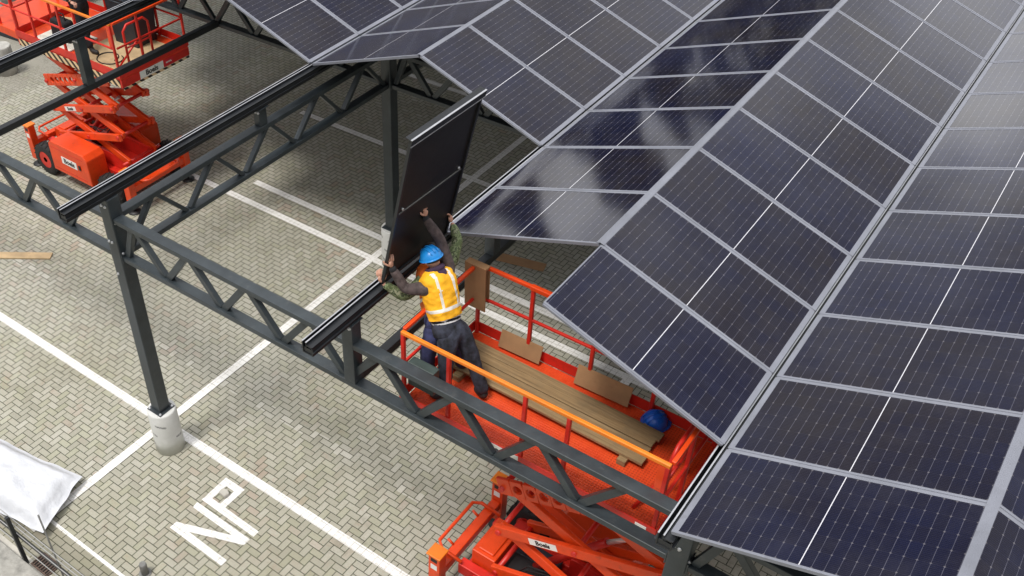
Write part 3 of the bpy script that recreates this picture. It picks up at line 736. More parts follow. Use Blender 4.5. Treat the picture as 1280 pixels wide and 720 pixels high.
def make_lift(label, loc, zdeck, x0, x1, y0, y1, ext, decks):
    t = thing('scissor_lift', label, 'scissor lift', loc, group='orange scissor lifts')
    # chassis
    mb = MB()
    for y in (-.42, .42): mb.box((-1.45, y - .07, .36), (1.45, y + .07, .56))
    mb.box((-1.38, -.35, .42), (1.38, .35, .50)); mb.box((-1.2, -.68, .40), (-.95, .68, .52)); mb.box((.95, -.68, .40), (1.2, .68, .52))
    mb.box((-.2, -.35, .50), (1.2, -.28, .86)); mb.box((-.2, .28, .50), (1.2, .35, .86))
    mb.build('chassis', M['red'], t, 0.012)
    mb = MB(); mb.box((-1.34, -.33, .51), (-.98, .33, .80)); mb.box((-1.28, -.27, .801), (-1.04, .27, .83)); mb.build('engine_cover', M['orange'], t, 0.02)
    mb = MB(); mb.box((-.90, -.30, .505), (-.30, .02, .74)); mb.build('battery_pack', M['ink'], t, 0.01)
    mb = MB(); mb.box((-.90, .06, .505), (-.30, .32, .68)); mb.build('oil_tank', M['plastic_dark'], t, 0.02)
    for s in (-1, 1):
        mb = MB(); pr = [(-.64, 0, .34), (.62, 0, .34), (.62, 0, .95), (.52, 0, 1.06), (-.54, 0, 1.06), (-.64, 0, .98)]
        ya, yb = (-.98, -.50) if s < 0 else (.50, .98)
        mb.prism(pr, (0, ya, 0), (0, yb - ya, 0)); bx = mb.build('side_box', M['orange'], t, 0.015)
        mb = MB()
        for zz in (.42, .92): mb.box((-.58, (ya if s < 0 else yb) - .004, zz), (.48, (ya if s < 0 else yb) + .004, zz + .012))
        mb.build('door_seam', M['red'], bx)
        mb = MB(); mb.box((.30, (ya - .02) if s < 0 else yb, .66), (.36, ya if s < 0 else yb + .02, .76)); mb.build('latch', M['ink'], bx)
        decal(bx, (-.02, ya - .002 if s < 0 else yb + .002, .70), (1 if s < 0 else -1, 0, 0), (0, s, 0), .50, .17)
    for x in (-1.07, 1.07):
        for s in (-1, 1):
            wh = bpy.data.objects.new('wheel', None); COL.objects.link(wh); wh.parent = t; wh.location = (x, s * .80, .36)
            mb = MB(); mb.lathe([(.20, -.11), (.32, -.115), (.36, -.08), (.36, .08), (.32, .115), (.20, .11)], (0, 0, 0), 28, 'y', False)
            mb.lathe([(.20, .11), (.20, -.11)], (0, 0, 0), 28, 'y', False)
            for k in range(18):
                a = 2 * pi * k / 18
                for q in (-1, 1):
                    c, sn = cos(a + q * .06), sin(a + q * .06)
                    mb.beam((c * .363, q * .012, sn * .363), (cos(a + q * .16) * .358, q * .10, sin(a + q * .16) * .358), .03, .02, (c, 0, sn))
            mb.build('tyre', M['tyre'], wh)
            mb = MB(); mb.lathe([(.198, .08 * s), (.17, .085 * s), (.15, .03 * s), (.07, .04 * s), (.06, .10 * s), (.0, .10 * s)], (0, 0, 0), 20, 'y', False)
            mb.lathe([(.198, -.1), (.198, .1)], (0, 0, 0), 20, 'y', True)
            mb.build('rim', M['red'], wh)
    for x in (-1.60, 1.60):
        mb = MB(); mb.box((x - .07, -.68, .46), (x + .07, .68, .60)); mb.build('cross_beam', M['orange'], t, 0.012)
        for s in (-1, 1):
            mb = MB(); mb.box((x - .09, s * .76 - .08, .16), (x + .09, s * .76 + .08, .98)); o = mb.build('outrigger', M['orange'], t, 0.012)
            mb = MB(); mb.box((x - .11, s * .76 - .105, .98), (x + .11, s * .76 + .105, 1.01)); mb.build('cap_plate', M['orange_lit'], o, 0.006)  # cap carries the lit tone of an upward face in its paint
            mb = MB(); mb.lathe([(.035, .02), (.035, .16)], (x, s * .76, 0), 12); mb.lathe([(.14, 0), (.14, .018), (.05, .035)], (x, s * .76, 0), 18); mb.build('foot_pad', M['ink'], o)
            mb = MB(); mb.box((x - .05, s * .76 - .0825, .86), (x + .05, s * .76 - .0805, .93)); mb.build('warning_sticker', M['ink'], o)
            mb = MB(); mb.box((x - .05, s * .76 - .0825, .70), (x + .05, s * .76 - .0805, .80)); mb.build('white_sticker', M['white'], o)
        sg = 1 if x > 0 else -1
        mb = MB(); xa, xb = sg * 1.40, sg * 1.82
        mb.tube([(xa, -.48, .62), (xb - sg * .1, -.48, .66), (xb, -.40, .68), (xb, .40, .68), (xb - sg * .1, .48, .66), (xa, .48, .62)], .026, 10)
        mb.tube([(sg * 1.66, -.3, .60), (sg * 1.75, -.3, .66)], .02, 8); mb.tube([(sg * 1.66, .3, .60), (sg * 1.75, .3, .66)], .02, 8)
        mb.build('bumper_hoop', M['orange'], t)
    # scissor stack, three levels
    zl = .84; zh = zdeck - .30; st = (zh - zl) / 3; XL, XR = -.88, 1.18
    for lv in range(3):
        za, zb = zl + lv * st, zl + (lv + 1) * st
        for s in (-1, 1):
            mb = MB(); yy = s * .44
            if lv == 2:
                pa, pb = V((XL - .06, yy, za)), V((XR + .06, yy, zb)); pm = pa.lerp(pb, .56)
                holed_plate(mb, pa, pm, .25, .05, 5, .062); mb.beam(pm, pb, .05, .25)
                mb.box((XL, yy - .05, za - .02), (XL + .02, yy + .05, za + .02))
            else: mb.beam((XL - .05, yy, za - .0), (XR + .05, yy, zb), .07, .155)
            arm = mb.build('scissor_arm', M['orange'], t, 0.012)
            mb = MB(); yy2 = s * .345; mb.beam((XL - .05, yy2, zb), (XR + .05, yy2, za), .07, .155); arm2 = mb.build('scissor_arm', M['orange'], t, 0.012)
            if s == -1 and lv == 1:
                d = V((XR - XL, 0, zb - za)).normalized(); c = V((XL, yy, za)).lerp(V((XR, yy, zb)), .30)
                decal(arm, (c.x, yy - .034, c.z), d, (0, -1, 0), .40, .10)
            if s == -1 and lv == 2:
                d = V((XR - XL, 0, zb - za)).normalized(); c = V((XL, yy, za)).lerp(V((XR, yy, zb)), .72)
                decal(arm, (c.x, yy - .027, c.z), d, (0, -1, 0), .40, .13)
            if s == 1 and lv == 2:
                d = V((XR - XL, 0, zb - za)).normalized(); c = V((XL, yy, za)).lerp(V((XR, yy, zb)), .80)
                decal(arm, (c.x, yy - .028, c.z), d, (0, -1, 0), .36, .12)
        xm, zm = (XL + XR) / 2, (za + zb) / 2
        tubes = [(xm, zm, .035), (XL, zb, .038), (XR, zb, .038)] + ([(XL, za, .038), (XR, za, .038)] if lv == 0 else [])
        for x_, z_, r_ in tubes:
            mb = MB(); mb.tube([(x_, -.50, z_), (x_, .50, z_)], r_, 10); mb.build('pivot_tube', M['red'], t)
    mb = MB(); mb.tube([(-.55, 0, .70), (.35, 0, zl + st * 1.35)], .055, 12); mb.build('lift_cylinder', M['red'], t)
    mb = MB(); mb.tube([(.30, 0, zl + st * 1.28), (.85, 0, zl + st * 1.95)], .032, 10); mb.build('cylinder_rod', M['bolt'], t)
    mb = MB()
    for k in range(2): mb.tube([(-.7, -.28 + .05 * k, .7), (-.5, -.30, 1.0 + .1 * k), (.1, -.29, 1.3), (.4, -.26, 1.15 + .15 * k), (.8, -.28, 1.55)], .012, 6)
    mb.build('hose', M['ink'], t)
    # platform
    mb = MB(); mb.box((x0, y0, zdeck - .20), (x1, y1, zdeck - .03)); deck = mb.build('platform_frame', M['red'], t, 0.01)
    mb = MB(); mb.box((x0 + .01, y0 + .01, zdeck - .029), (x1 - .01, y1 - .01, zdeck)); mb.build('deck_plate', M['tread'], t)
    if ext:
        e0, e1 = ext
        mb = MB(); mb.box((min(e0, e1), y0 + .09, zdeck - .16), (max(e0, e1), y1 - .09, zdeck + .012)); mb.build('extension_deck', M['orange'], t, 0.008)
    # toe boards
    for nm, a, b in (('f', (x0, y0 - .012, zdeck), (x1, y0, zdeck + .15)), ('r', (x0, y1, zdeck), (x1, y1 + .012, zdeck + .15))):
        mb = MB(); mb.box(a, b); tb = mb.build('toe_board', M['red'], t)
        if nm == 'f': toef = tb
    mb = MB(); mb.box((x0 - .012, y0 + .01, zdeck), (x0, y1 - .01, zdeck + .15)); mb.build('toe_board', M['red'], t)
    mb = MB(); mb.box((x1, y0 + .01, zdeck), (x1 + .012, y1 - .01, zdeck + .15)); toe = mb.build('toe_board', M['red'], t)
    zt, zm = zdeck + 1.06, zdeck + .58
    yf, yr = y0 + .025, y1 - .025
    rail_side(t, ((x0 + .02, yf), (x1 - .02, yf)), zdeck, (0.007, .2, .5, .66, .993), zt, zm, top_mat='orange_lit')  # front top rail painted in the brightly lit tone
    rail_side(t, ((x0 + .02, yr), (x1 - .02, yr)), zdeck, (0.007, .24, .5, .75, .993), zt, zm)
    rail_side(t, ((x0 + .02, yf + .046), (x0 + .02, yr - .046)), zdeck, (.5,), zt, zm)
    rail_side(t, ((x1 - .02, yf + .046), (x1 - .02, yr - .046)), zdeck, (.35,), zt, zm)
    mb = MB(); mb.beam((x0 + .74, yr - .002, zt), (x0 + 1.25, yr - .002, zt), .062, .062); mb.build('rail_sleeve', M['orange'], t, 0.01)
    mb = MB(); mb.box((x1 - .13, yf - .02, zdeck + .62), (x1 - .05, yf + .02, zt - .03)); mb.build('hinge_plate', M['orange'], t)
    # entry gate hoop at right end
    mb = MB(); mb.tube([(x1 - .12, y0 + .35, zdeck), (x1 - .12, y0 + .35, zdeck + .78), (x1 - .12, y0 + .45, zdeck + .88), (x1 - .12, y0 + .85, zdeck + .88), (x1 - .12, y0 + .95, zdeck + .78), (x1 - .12, y0 + .95, zdeck)], .024, 10)
    mb.tube([(x1 - .12, y0 + .35, zdeck + .45), (x1 - .12, y0 + .95, zdeck + .45)], .018, 8)
    mb.tube([(x1 - .35, y0 + .22, zdeck), (x1 - .12, y0 + .62, zdeck + .5)], .02, 8)
    mb.build('gate_hoop', M['red'], t)
    return t, deck, toef, toe

ZD = 3.70
LX, LY = -2.83, 7.08
l1, d1, toe1f, toe1 = make_lift('orange scissor lift whose platform carries the two workers and the planks', (LX, LY, 0), ZD, -4.87 - LX, -1.70 - LX, 6.16 - LY, 7.68 - LY, None, None)
decal(toe1f, (-3.52 - LX, 6.148 - LY - .001, ZD + .075), (1, 0, 0), (0, -1, 0), .46, .135)
mb = MB(); mb.box((-1.92 - LX, 6.143 - LY, ZD + .02), (-1.80 - LX, 6.148 - LY, ZD + .12)); mb.build('white_sticker', M['white'], toe1f)
# control box hung on the left end of the front rail
cb = MB(); cb.box((-4.80 - LX, 6.215 - LY, ZD + .28), (-4.45 - LX, 6.34 - LY, ZD + .62)); cbo = cb.build('control_box', M['box_grey'], l1, 0.012)
cb = MB(); cb.box((-4.66 - LX, 6.211 - LY, ZD + .44), (-4.52 - LX, 6.215 - LY, ZD + .52)); cb.build('green_sticker', M['green_label'], cbo)

mb = MB(); mb.box((-4.02 - LX, 6.62 - LY, ZD), (-3.80 - LX, 6.655 - LY, ZD + .004)); mb.build('white_strip', M['white'], l1)
mb = MB(); mb.prism([(-.05, -.03, 0), (.06, -.02, 0), (.04, .035, 0), (-.03, .03, 0)], (0, 0, 0), (0, 0, .03))
tag(mb.build('wood_chip', M['ink'], None, .004, (-2.16, 6.62, ZD + .001)), 'small dark scrap on the perforated deck right of the planks', 'scrap')
ZD2 = 3.08
L2X, L2Y = -16.47, 10.76
l2, d2, toe2f, toe2 = make_lift('orange scissor lift at the upper left under the black gutter', (L2X, L2Y, 0), ZD2, -17.75 - L2X, -14.55 - L2X, 10.15 - L2Y, 11.88 - L2Y, (-17.77 - L2X, -19.2 - L2X), None)
decal(d2, (-14.55 - L2X + .002, 11.02 - L2Y, ZD2 - .115), (0, 1, 0), (1, 0, 0), .85, .15, red=True)
mb = MB(); mb.box((-14.552 - L2X, 10.17 - L2Y, ZD2 - .245), (-14.545 - L2X, 11.86 - L2Y, ZD2 - .2)); mb.build('hazard_strip', M['hazard'], d2)
mb = MB(); mb.box((-17.7 - L2X, 10.142 - L2Y, ZD2 - .19), (-14.6 - L2X, 10.147 - L2Y, ZD2 - .04)); mb.build('hazard_strip', M['hazard'], d2)
# extension rails of the far lift
for nm, a, b in (('x', (-19.15, 10.3), (-17.85, 10.3)), ('x', (-19.15, 11.75), (-17.85, 11.75))):
    rail_side(l2, ((a[0] - L2X, a[1] - L2Y), (b[0] - L2X, b[1] - L2Y)), ZD2, (.03, .5, .97), ZD2 + 1.0, ZD2 + .5)
rail_side(l2, ((-19.15 - L2X, 10.33 - L2Y), (-19.15 - L2X, 11.72 - L2Y)), ZD2, (.5,), ZD2 + 1.0, ZD2 + .5)

# ------------------------------------------------------------------ things on the platforms
pk = [('rear plank of the four on the orange platform, beside the cardboard', 7.375), ('second plank from the rear on the orange platform', 7.237), ('third plank from the rear on the orange platform', 7.099), ('front plank of the four on the orange platform, nearest the orange rail', 6.961)]
for i, (lab, v) in enumerate(pk):
    mb = MB(); mb.box((0, -.0645, 0), (2.62 + (.03, -.02, .01, 0)[i], .0645, .036))
    o = mb.build('plank', M['wood'], None, 0.004, (-4.86 + (.0, .02, .0, .03)[i], v, ZD + .076), (0, 0, radians(-1.0 + .25 * (i % 2))))
    tag(o, lab, 'plank', 'planks laid along the orange platform')
for lab, u in (('short batten under the right end of the planks', -2.42), ('short batten under the left end of the planks', -4.55)):
    mb = MB(); mb.box((-.05, -.36, 0), (.05, .30, .0755)); tag(mb.build('batten', M['wood'], None, 0.004, (u, 7.16, ZD)), lab, 'batten', 'battens under the planks')
mb = MB(); mb.box((0, 0, 0), (.29, .02, .66)); mb.box((0, .0201, .62), (.29, .085, .655)); mb.box((0, .0855, .08), (.29, .10, .655))
o = mb.build('cardboard_piece', M['cardboard'], None, 0.004, (-4.97, 7.572, ZD + .45), (radians(2), 0, 0)); tag(o, 'tall cardboard folded over the red rail beside the yellow vest', 'cardboard', 'cardboard pieces on the orange platform')
for lab, u, L, h, v in (('smaller flat cardboard leaning between planks and rail, near the worker', -4.46, .56, .23, 7.56), ('larger flat cardboard leaning by the blue helmet', -3.42, .68, .25, 7.55)):
    mb = MB(); mb.box((0, 0, 0), (L, .012, h)); mb.box((.01, .0125, .01), (L - .02, .024, h - .02))
    o = mb.build('cardboard_piece', M['cardboard'], None, 0.003, (u, v, ZD + .04), (radians(-20), 0, radians(1.5))); tag(o, lab, 'cardboard', 'cardboard pieces on the orange platform')

def helmet_mesh(mb, R, tilt=None):
    prof = []
    n = 9
    for i in range(n + 1):
        a = (pi / 2) * i / n
        prof.append((R * cos(a) if i < n else 0.001, R * 1.05 * sin(a)))
    mb.mi = 0; mb.lathe(prof, (0, 0, 0), 26, 'z', False)
    # brim
    seg = 26; vs = []
    for z, k in ((-.004, 1.0), (.006, 1.0)):
        for j in range(seg):
            a = 2 * pi * j / seg; front = max(0, cos(a)) ** 3
            r = R * (1.07 + .26 * front); vs.append((r * cos(a), r * sin(a), z - .012 * front))
    for j in range(seg):
        a = 2 * pi * j / seg; vs.append((R * .96 * cos(a), R * .96 * sin(a), .012)); 
    fs = []
    for j in range(seg):
        l = (j + 1) % seg
        fs += [(j, l, seg + l, seg + j), (seg + j, seg + l, 2 * seg + l, 2 * seg + j)]
    mb.sm = True; mb.add(vs, fs)
    for y, w in ((0, .022), (-.05, .014), (.05, .014)):
        pts = [(R * 1.0 * cos(a), y, R * 1.07 * sin(a) * (1 - abs(y) * 1.2)) for a in [radians(x) for x in range(30, 151, 10)]]
        mb.tube(pts, w / 2, 6)
    mb.sm = False
def loose_helmet(loc, rot, label):
    mb = MB(); helmet_mesh(mb, .145); o = mb.build('hard_hat', M['deepblue'], None, 0, loc, rot)
    so = o.modifiers.new('s', 'SOLIDIFY'); so.thickness = .004
    return tag(o, label, 'hard hat')
loose_helmet((-2.40, 7.565, ZD + .022), (radians(4), radians(-3), radians(50)), 'dark blue hard hat lying on the orange platform past the plank ends')

# far platform: sheets, bin, bag, cable
def slab_thing(name, lab, cat, lo, hi, m, rz=0, grp=None, bev=0.004):
    cx, cy = (lo[0] + hi[0]) / 2, (lo[1] + hi[1]) / 2
    mb = MB(); mb.box((lo[0] - cx, lo[1] - cy, 0), (hi[0] - cx, hi[1] - cy, hi[2] - lo[2]))
    return tag(mb.build(name, M[m], None, bev, (cx, cy, lo[2]), (0, 0, rz)), lab, cat, grp)
slab_thing('plywood_sheet', 'tan plywood sheet covering the right half of the far lift platform', 'plywood sheet', (-16.1, 10.32, ZD2 + .001), (-14.72, 11.62, ZD2 + .02), 'ply', .03)
slab_thing('foam_board', 'pale board lying on the far lift platform by the left rail', 'board', (-17.35, 10.28, ZD2 + .001), (-16.25, 11.0, ZD2 + .03), 'bag', .02)
slab_thing('timber_strip', 'tan timber strip across the far lift extension', 'timber', (-17.75, 11.1, ZD2 + .013), (-16.6, 11.35, ZD2 + .06), 'ply', .35)
bn = thing('waste_bin', 'navy plastic bin standing on the far lift platform', 'bin', (-15.55, 11.42, ZD2 + .021), (0, 0, .05))
mb = MB()
a, b_, h = .36, .30, .95
pts = [(-a * .86, -b_ * .86, 0), (a * .86, -b_ * .86, 0), (a * .86, b_ * .86, 0), (-a * .86, b_ * .86, 0), (-a, -b_, h), (a, -b_, h), (a, b_, h), (-a, b_, h)]
mb.add(pts, [(0, 3, 2, 1), (0, 1, 5, 4), (1, 2, 6, 5), (2, 3, 7, 6), (3, 0, 4, 7)]); mb.build('body', M['plastic_dark'], bn)
mb = MB(); mb.box((-a - .03, -b_ - .03, h), (a + .03, b_ + .03, h + .03)); mb.build('lid', M['plastic_dark'], bn, 0.01)
mb = MB(); mb.tube([(-.2, -b_ - .03, h - .02), (-.2, -b_ - .09, h), (.2, -b_ - .09, h), (.2, -b_ - .03, h - .02)], .014, 8); mb.build('handle', M['plastic_dark'], bn)
mb = MB(); pts = [(-.0 + .25 * cos(t * .9) + .02 * t, .22 * sin(t * .9), .012 + .0 * t) for t in [x * .45 for x in range(20)]]
mb.tube(pts, .011, 6); tag(mb.build('cable', M['ink'], None, 0, (-15.45, 10.55, ZD2 + .021)), 'thin black cable coiled beside the far worker boot', 'cable')
bg = thing('tool_bag', 'black tool bag hanging inside the far lift rail', 'bag', (-16.75, 10.60, ZD2 + .031))
mb = MB(); mb.prism([(-.28, 0, 0), (.28, 0, 0), (.24, 0, .42), (-.24, 0, .42)], (0, -.12, 0), (0, .24, 0)); mb.build('body', M['black_cloth'], bg, 0.05, seg=3)
mb = MB(); mb.tube([(-.15, 0, .41), (-.12, 0, .55), (.12, 0, .55), (.15, 0, .41)], .014, 6); mb.build('handle', M['black_cloth'], bg)

# ------------------------------------------------------------------ clutter on the ground
def ground_plank(lab, loc, rz, L, w, h, m):
    mb = MB(); mb.box((-L / 2, -w / 2, 0), (L / 2, w / 2, h)); return tag(mb.build('timber_offcut', M[m], None, 0.004, loc, (0, 0, rz)), lab, 'timber', 'loose boards on the ground')
ground_plank('light board lying on the brick paving at the left edge', (-15.75, 7.48, .002), radians(35), 1.75, .19, .03, 'ply')
ground_plank('brown board lying on the ground under the dark mirror slope', (-7.45, 13.30, .002), radians(14), .95, .24, .02, 'cardboard')
mb = MB(); pr = [(-.07, -.05), (.06, -.06), (.08, .03), (.0, .07), (-.08, .03)]
mb.prism([(x, y, 0) for x, y in pr], (0, 0, 0), (0, 0, .07)); tag(mb.build('stone', M['slab'], None, .015, (-8.02, 5.80, .012)), 'small pale stone inside the painted letter P', 'stone')
tr = thing('steel_trestle', 'black steel trestle leg on the ground below the far platform', 'trestle', (-20.6, 13.0, 0), (0, 0, 1.0))
for y in (-.25, .45):
    mb = MB(); mb.beam((-.25, y, .02), (.25, y, .02), .05, .04); mb.beam((0, y, .04), (0, y, .8), .05, .05); mb.build('leg', M['steel_dark'], tr)
mb = MB(); mb.beam((0, -.5, .84), (0, .7, .84), .07, .07); mb.build('top_bar', M['steel_dark'], tr)
cr = thing('storage_crate', 'black storage crate on the ground at the upper left edge', 'crate', (-23.6, 14.1, 0.004), (0, 0, .1))
mb = MB(); mb.box((-.9, -.6, 0), (.9, .6, .5)); mb.build('body', M['plastic_dark'], cr, .02)
mb = MB(); mb.box((-.94, -.64, .5), (.94, .64, .56)); mb.build('lid', M['plastic_dark'], cr, .02)
hr = MB(); hr.tube([(.17 * cos(2 * pi * k / 20), .17 * sin(2 * pi * k / 20), 0) for k in range(20)], .035, 8, True)
tag(hr.build('hose_ring', M['white'], None, 0, (-23.0, 13.75, .60), (.3, .1, 0)), 'white hose ring lying on the black crate', 'hose')
wl = thing('low_wall', 'pale concrete wall blocks at the top left behind the far lift', 'wall', (-24.4, 16.6, 0), (0, 0, .0))
for i in range(3):
    mb = MB(); mb.box((-.3, -3 + i * 2.02, .0), (.3, -1.02 + i * 2.02, 1.5)); mb.build('concrete_block', M['slab'], wl, .03)

# tarpaulin heap: thick soft sheet over a low stack
def make_tarp():
    nx, ny = 44, 30; c0 = V((-10.02, 4.56, 0)); e1 = V((-.985, -.17, 0)) * 3.2; e2 = V((.36, -.93, 0)) * .93
    mb = MB(); mb.sm = True; vs = []
    for j in range(ny + 1):
        for i in range(nx + 1):
            s, t = -0.035 + 1.06 * i / nx, -0.09 + 1.18 * j / ny
            p = c0 + e1 * s + e2 * t
            dx = min(s * 3.2, (1 - s) * 3.2); dy = min(t, 1 - t) * .93
            e = min(dx, dy); k = max(0, min(1, (e + .07) / .19)); k = k * k * (3 - 2 * k)
            nz = mnoise.noise(V((p.x * 2.2, p.y * 2.2, 3))) * .05 + mnoise.noise(V((p.x * 6, p.y * 6, 9))) * .018
            fold = .03 * abs(sin((p.x * .7 + p.y * 2.6) * 1.7))
            vs.append((p.x + nz * .5, p.y + nz * .4, .15 + mnoise.noise(V((p.x * 3, p.y * 3, 5))) * .05 + k * (.17 + nz * 1.3 + fold * .8)))
    fs = [(j * (nx + 1) + i, j * (nx + 1) + i + 1, (j + 1) * (nx + 1) + i + 1, (j + 1) * (nx + 1) + i) for j in range(ny) for i in range(nx)]
    mb.add(vs, fs)
    return tag(mb.build('tarpaulin', M['tarp']), 'crumpled white plastic sheet over a low stack by the paving edge', 'tarpaulin')
make_tarp()
pt = thing('timber_pallet', 'timber pallet mostly hidden under the white plastic sheet', 'pallet', (-11.4, 3.85, 0), (0, 0, radians(9.5)))
for y in (-.38, 0, .38):
    mb = MB(); mb.box((-1.4, y - .05, 0), (1.35, y + .05, .10)); mb.build('bearer', M['wood'], pt)
for k in range(9):
    mb = MB(); mb.box((-1.4 + k * .31, -.42, .101), (-1.2 + k * .31, .42, .125)); mb.build('deck_board', M['wood'], pt)

# wire fence along the lower left edge
fe = thing('wire_fence', 'wire fence with a black rail and thin posts at the lower left corner', 'fence', (-9.4, 3.30, 0))
mb = MB(); mb.beam((-.02, -.08, 0), (-.02, -.08, 1.06), .055, .045); mb.build('post', M['steel_dark'], fe)
for x, h in ((-2.8, 1.1), (.88, 1.75), (3.6, 1.1)):
    mb = MB(); mb.tube([(x, -.02, 0), (x, -.02, h)], .013, 8); mb.build('post', M['pole'], fe)
mb = MB(); mb.beam((-5, -.04, .60), (4.5, -.02, .60), .035, .035); mb.build('rail', M['steel_dark'], fe)
for z, y in ((.36, -.05), (.632, -.035), (.84, -.03), (1.0, -.03)):
    mb = MB(); mb.tube([(-5 + k * .95, y, z - .012 * sin(k * 1.3) ** 2) for k in range(11)], .0075, 6); mb.build('wire', M['wire'], fe)
gr = thing('drain_grate', 'rusty drain grate set in the kerb gutter at the lower left', 'drain grate', (-9.17, 3.36, 0))
gr.scale = (.72, .72, 1)
mb = MB(); mb.box((-.24, -.15, .002), (.24, .15, .010)); mb.build('pit', M['pit'], gr)
mb = MB(); mb.box((-.26, -.17, .010), (.26, -.14, .03)); mb.box((-.26, .14, .010), (.26, .17, .03)); mb.box((-.26, -.14, .010), (-.235, .14, .03)); mb.box((.235, -.14, .010), (.26, .14, .03)); mb.build('frame', M['rust'], gr)
for k in range(7):
    x = -.20 + k * .066; mb = MB(); mb.box((x - .012, -.139, .011), (x + .012, .139, .026)); mb.build('bar', M['rust'], gr)
mp = thing('marker_post', 'small grey marker post at the end of the thin white line', 'bollard', (-7.93, 4.13, 0))
mb = MB(); mb.lathe([(.055, 0), (.055, .20), (.045, .23)], (0, 0, 0), 14); mb.build('shaft', M['pole'], mp)
mb = MB(); mb.lathe([(.09, 0), (.09, .012)], (0, 0, 0), 14); mb.build('base_plate', M['pole'], mp)

# ------------------------------------------------------------------ people
def skin_chain(verts, edges, radii, sub=2):
    me = bpy.data.meshes.new('sk'); me.from_pydata([tuple(v) for v in verts], edges, []); me.update()
    o = bpy.data.objects.new('sk', me); COL.objects.link(o)
    sm = o.modifiers.new('k', 'SKIN'); sm.use_smooth_shade = True
    if sub: s2 = o.modifiers.new('s', 'SUBSURF'); s2.levels = sub; s2.render_levels = sub
    for i, r in enumerate(radii):
        d = me.skin_vertices[0].data[i]; d.radius = r if isinstance(r, tuple) else (r, r); d.use_root = (i == 0)
    dg = bpy.context.evaluated_depsgraph_get(); out = bpy.data.meshes.new_from_object(o.evaluated_get(dg))
    bpy.data.objects.remove(o); bpy.data.meshes.remove(me)
    return out
def join_into(mb, me, mi=0):
    mb.mi = mi; mb.sm = True
    mb.add([v.co.copy() for v in me.vertices], [tuple(p.vertices) for p in me.polygons]); mb.sm = False
    bpy.data.meshes.remove(me)
def chain(mb, pts, rad, mi=0, sub=2):
    join_into(mb, skin_chain(pts, [(i, i + 1) for i in range(len(pts) - 1)], rad, sub), mi)
def dense(pts, rad, k=2):
    P_, R_ = [], []
    for i in range(len(pts) - 1):
        for j in range(k):
            t = j / k; P_.append(V(pts[i]).lerp(V(pts[i + 1]), t)); R_.append(rad[i] * (1 - t) + rad[i + 1] * t)
    P_.append(V(pts[-1])); R_.append(rad[-1]); return P_, R_

def loft(mb, secs, lat, seg=28, wr=0.0, fr=14, mi=0):
    vs = []; n = len(secs); lat = V(lat)
    for i, (c, hw, hd) in enumerate(secs):
        a = V(secs[max(0, i - 1)][0]); b = V(secs[min(n - 1, i + 1)][0]); ax = (b - a).normalized()
        l = (lat - ax * lat.dot(ax)).normalized(); d = ax.cross(l)
        for k in range(seg):
            t = 2 * pi * k / seg; ct, st = cos(t), sin(t)
            e = .82
            p = V(c) + l * hw * math.copysign(abs(ct) ** e, ct) + d * hd * math.copysign(abs(st) ** e, st)
            if wr: p += (p - V(c)).normalized() * (mnoise.noise(p * fr) * wr + mnoise.noise(p * fr * 2.6) * wr * .5 + mnoise.noise(V((p.x * fr * .4, p.y * fr * .4, p.z * fr * 2))) * wr * .6)
            vs.append(p)
    fs = [(i * seg + k, i * seg + (k + 1) % seg, (i + 1) * seg + (k + 1) % seg, (i + 1) * seg + k) for i in range(n - 1) for k in range(seg)]
    mb.mi = mi; mb.sm = True; mb.add(vs, fs); mb.sm = False
def spine(P0, P1, stations):
    return [(V(P0).lerp(V(P1), t), w, d) for t, w, d in stations]
def hand(mb, wrist, fdir, palm_n, side, curl=.5):
    """palm plus five fingers; fdir = finger direction, palm_n = palm normal (towards the held thing), side +1 thumb on the fdir x palm_n side"""
    f = V(fdir).normalized(); n = (V(palm_n) - f * V(palm_n).dot(f)).normalized(); s = f.cross(n).normalized() * side
    w = V(wrist)
    pp = [w, w + f * .045, w + f * .09]
    join_into(mb, skin_chain(pp, [(0, 1), (1, 2)], [(.028, .024), (.043, .022), (.044, .020)], 2))
    for k, (off, L) in enumerate(((.030, .078), (.010, .088), (-.010, .082), (-.030, .064))):
        b0 = w + f * .075 + s * off * .9; c = curl
        p1 = b0 + f * .035 + s * off * .12; p2 = p1 + (f * cos(c) + n * sin(c)) * L * .48; p3 = p2 + (f * cos(c * 1.9) + n * sin(c * 1.9)) * L * .36
        chain(mb, [b0, p1, p2, p3], [.0105, .0105, .0095, .008])
    t0 = w + f * .030 + s * .030; t1 = t0 + (f * .55 + s * .8).normalized() * .045; t2 = t1 + (f * .85 + s * .35 + n * .35).normalized() * .04
    chain(mb, [w + f * .02 + s * .015, t0, t1, t2], [.014, .0145, .012, .010])

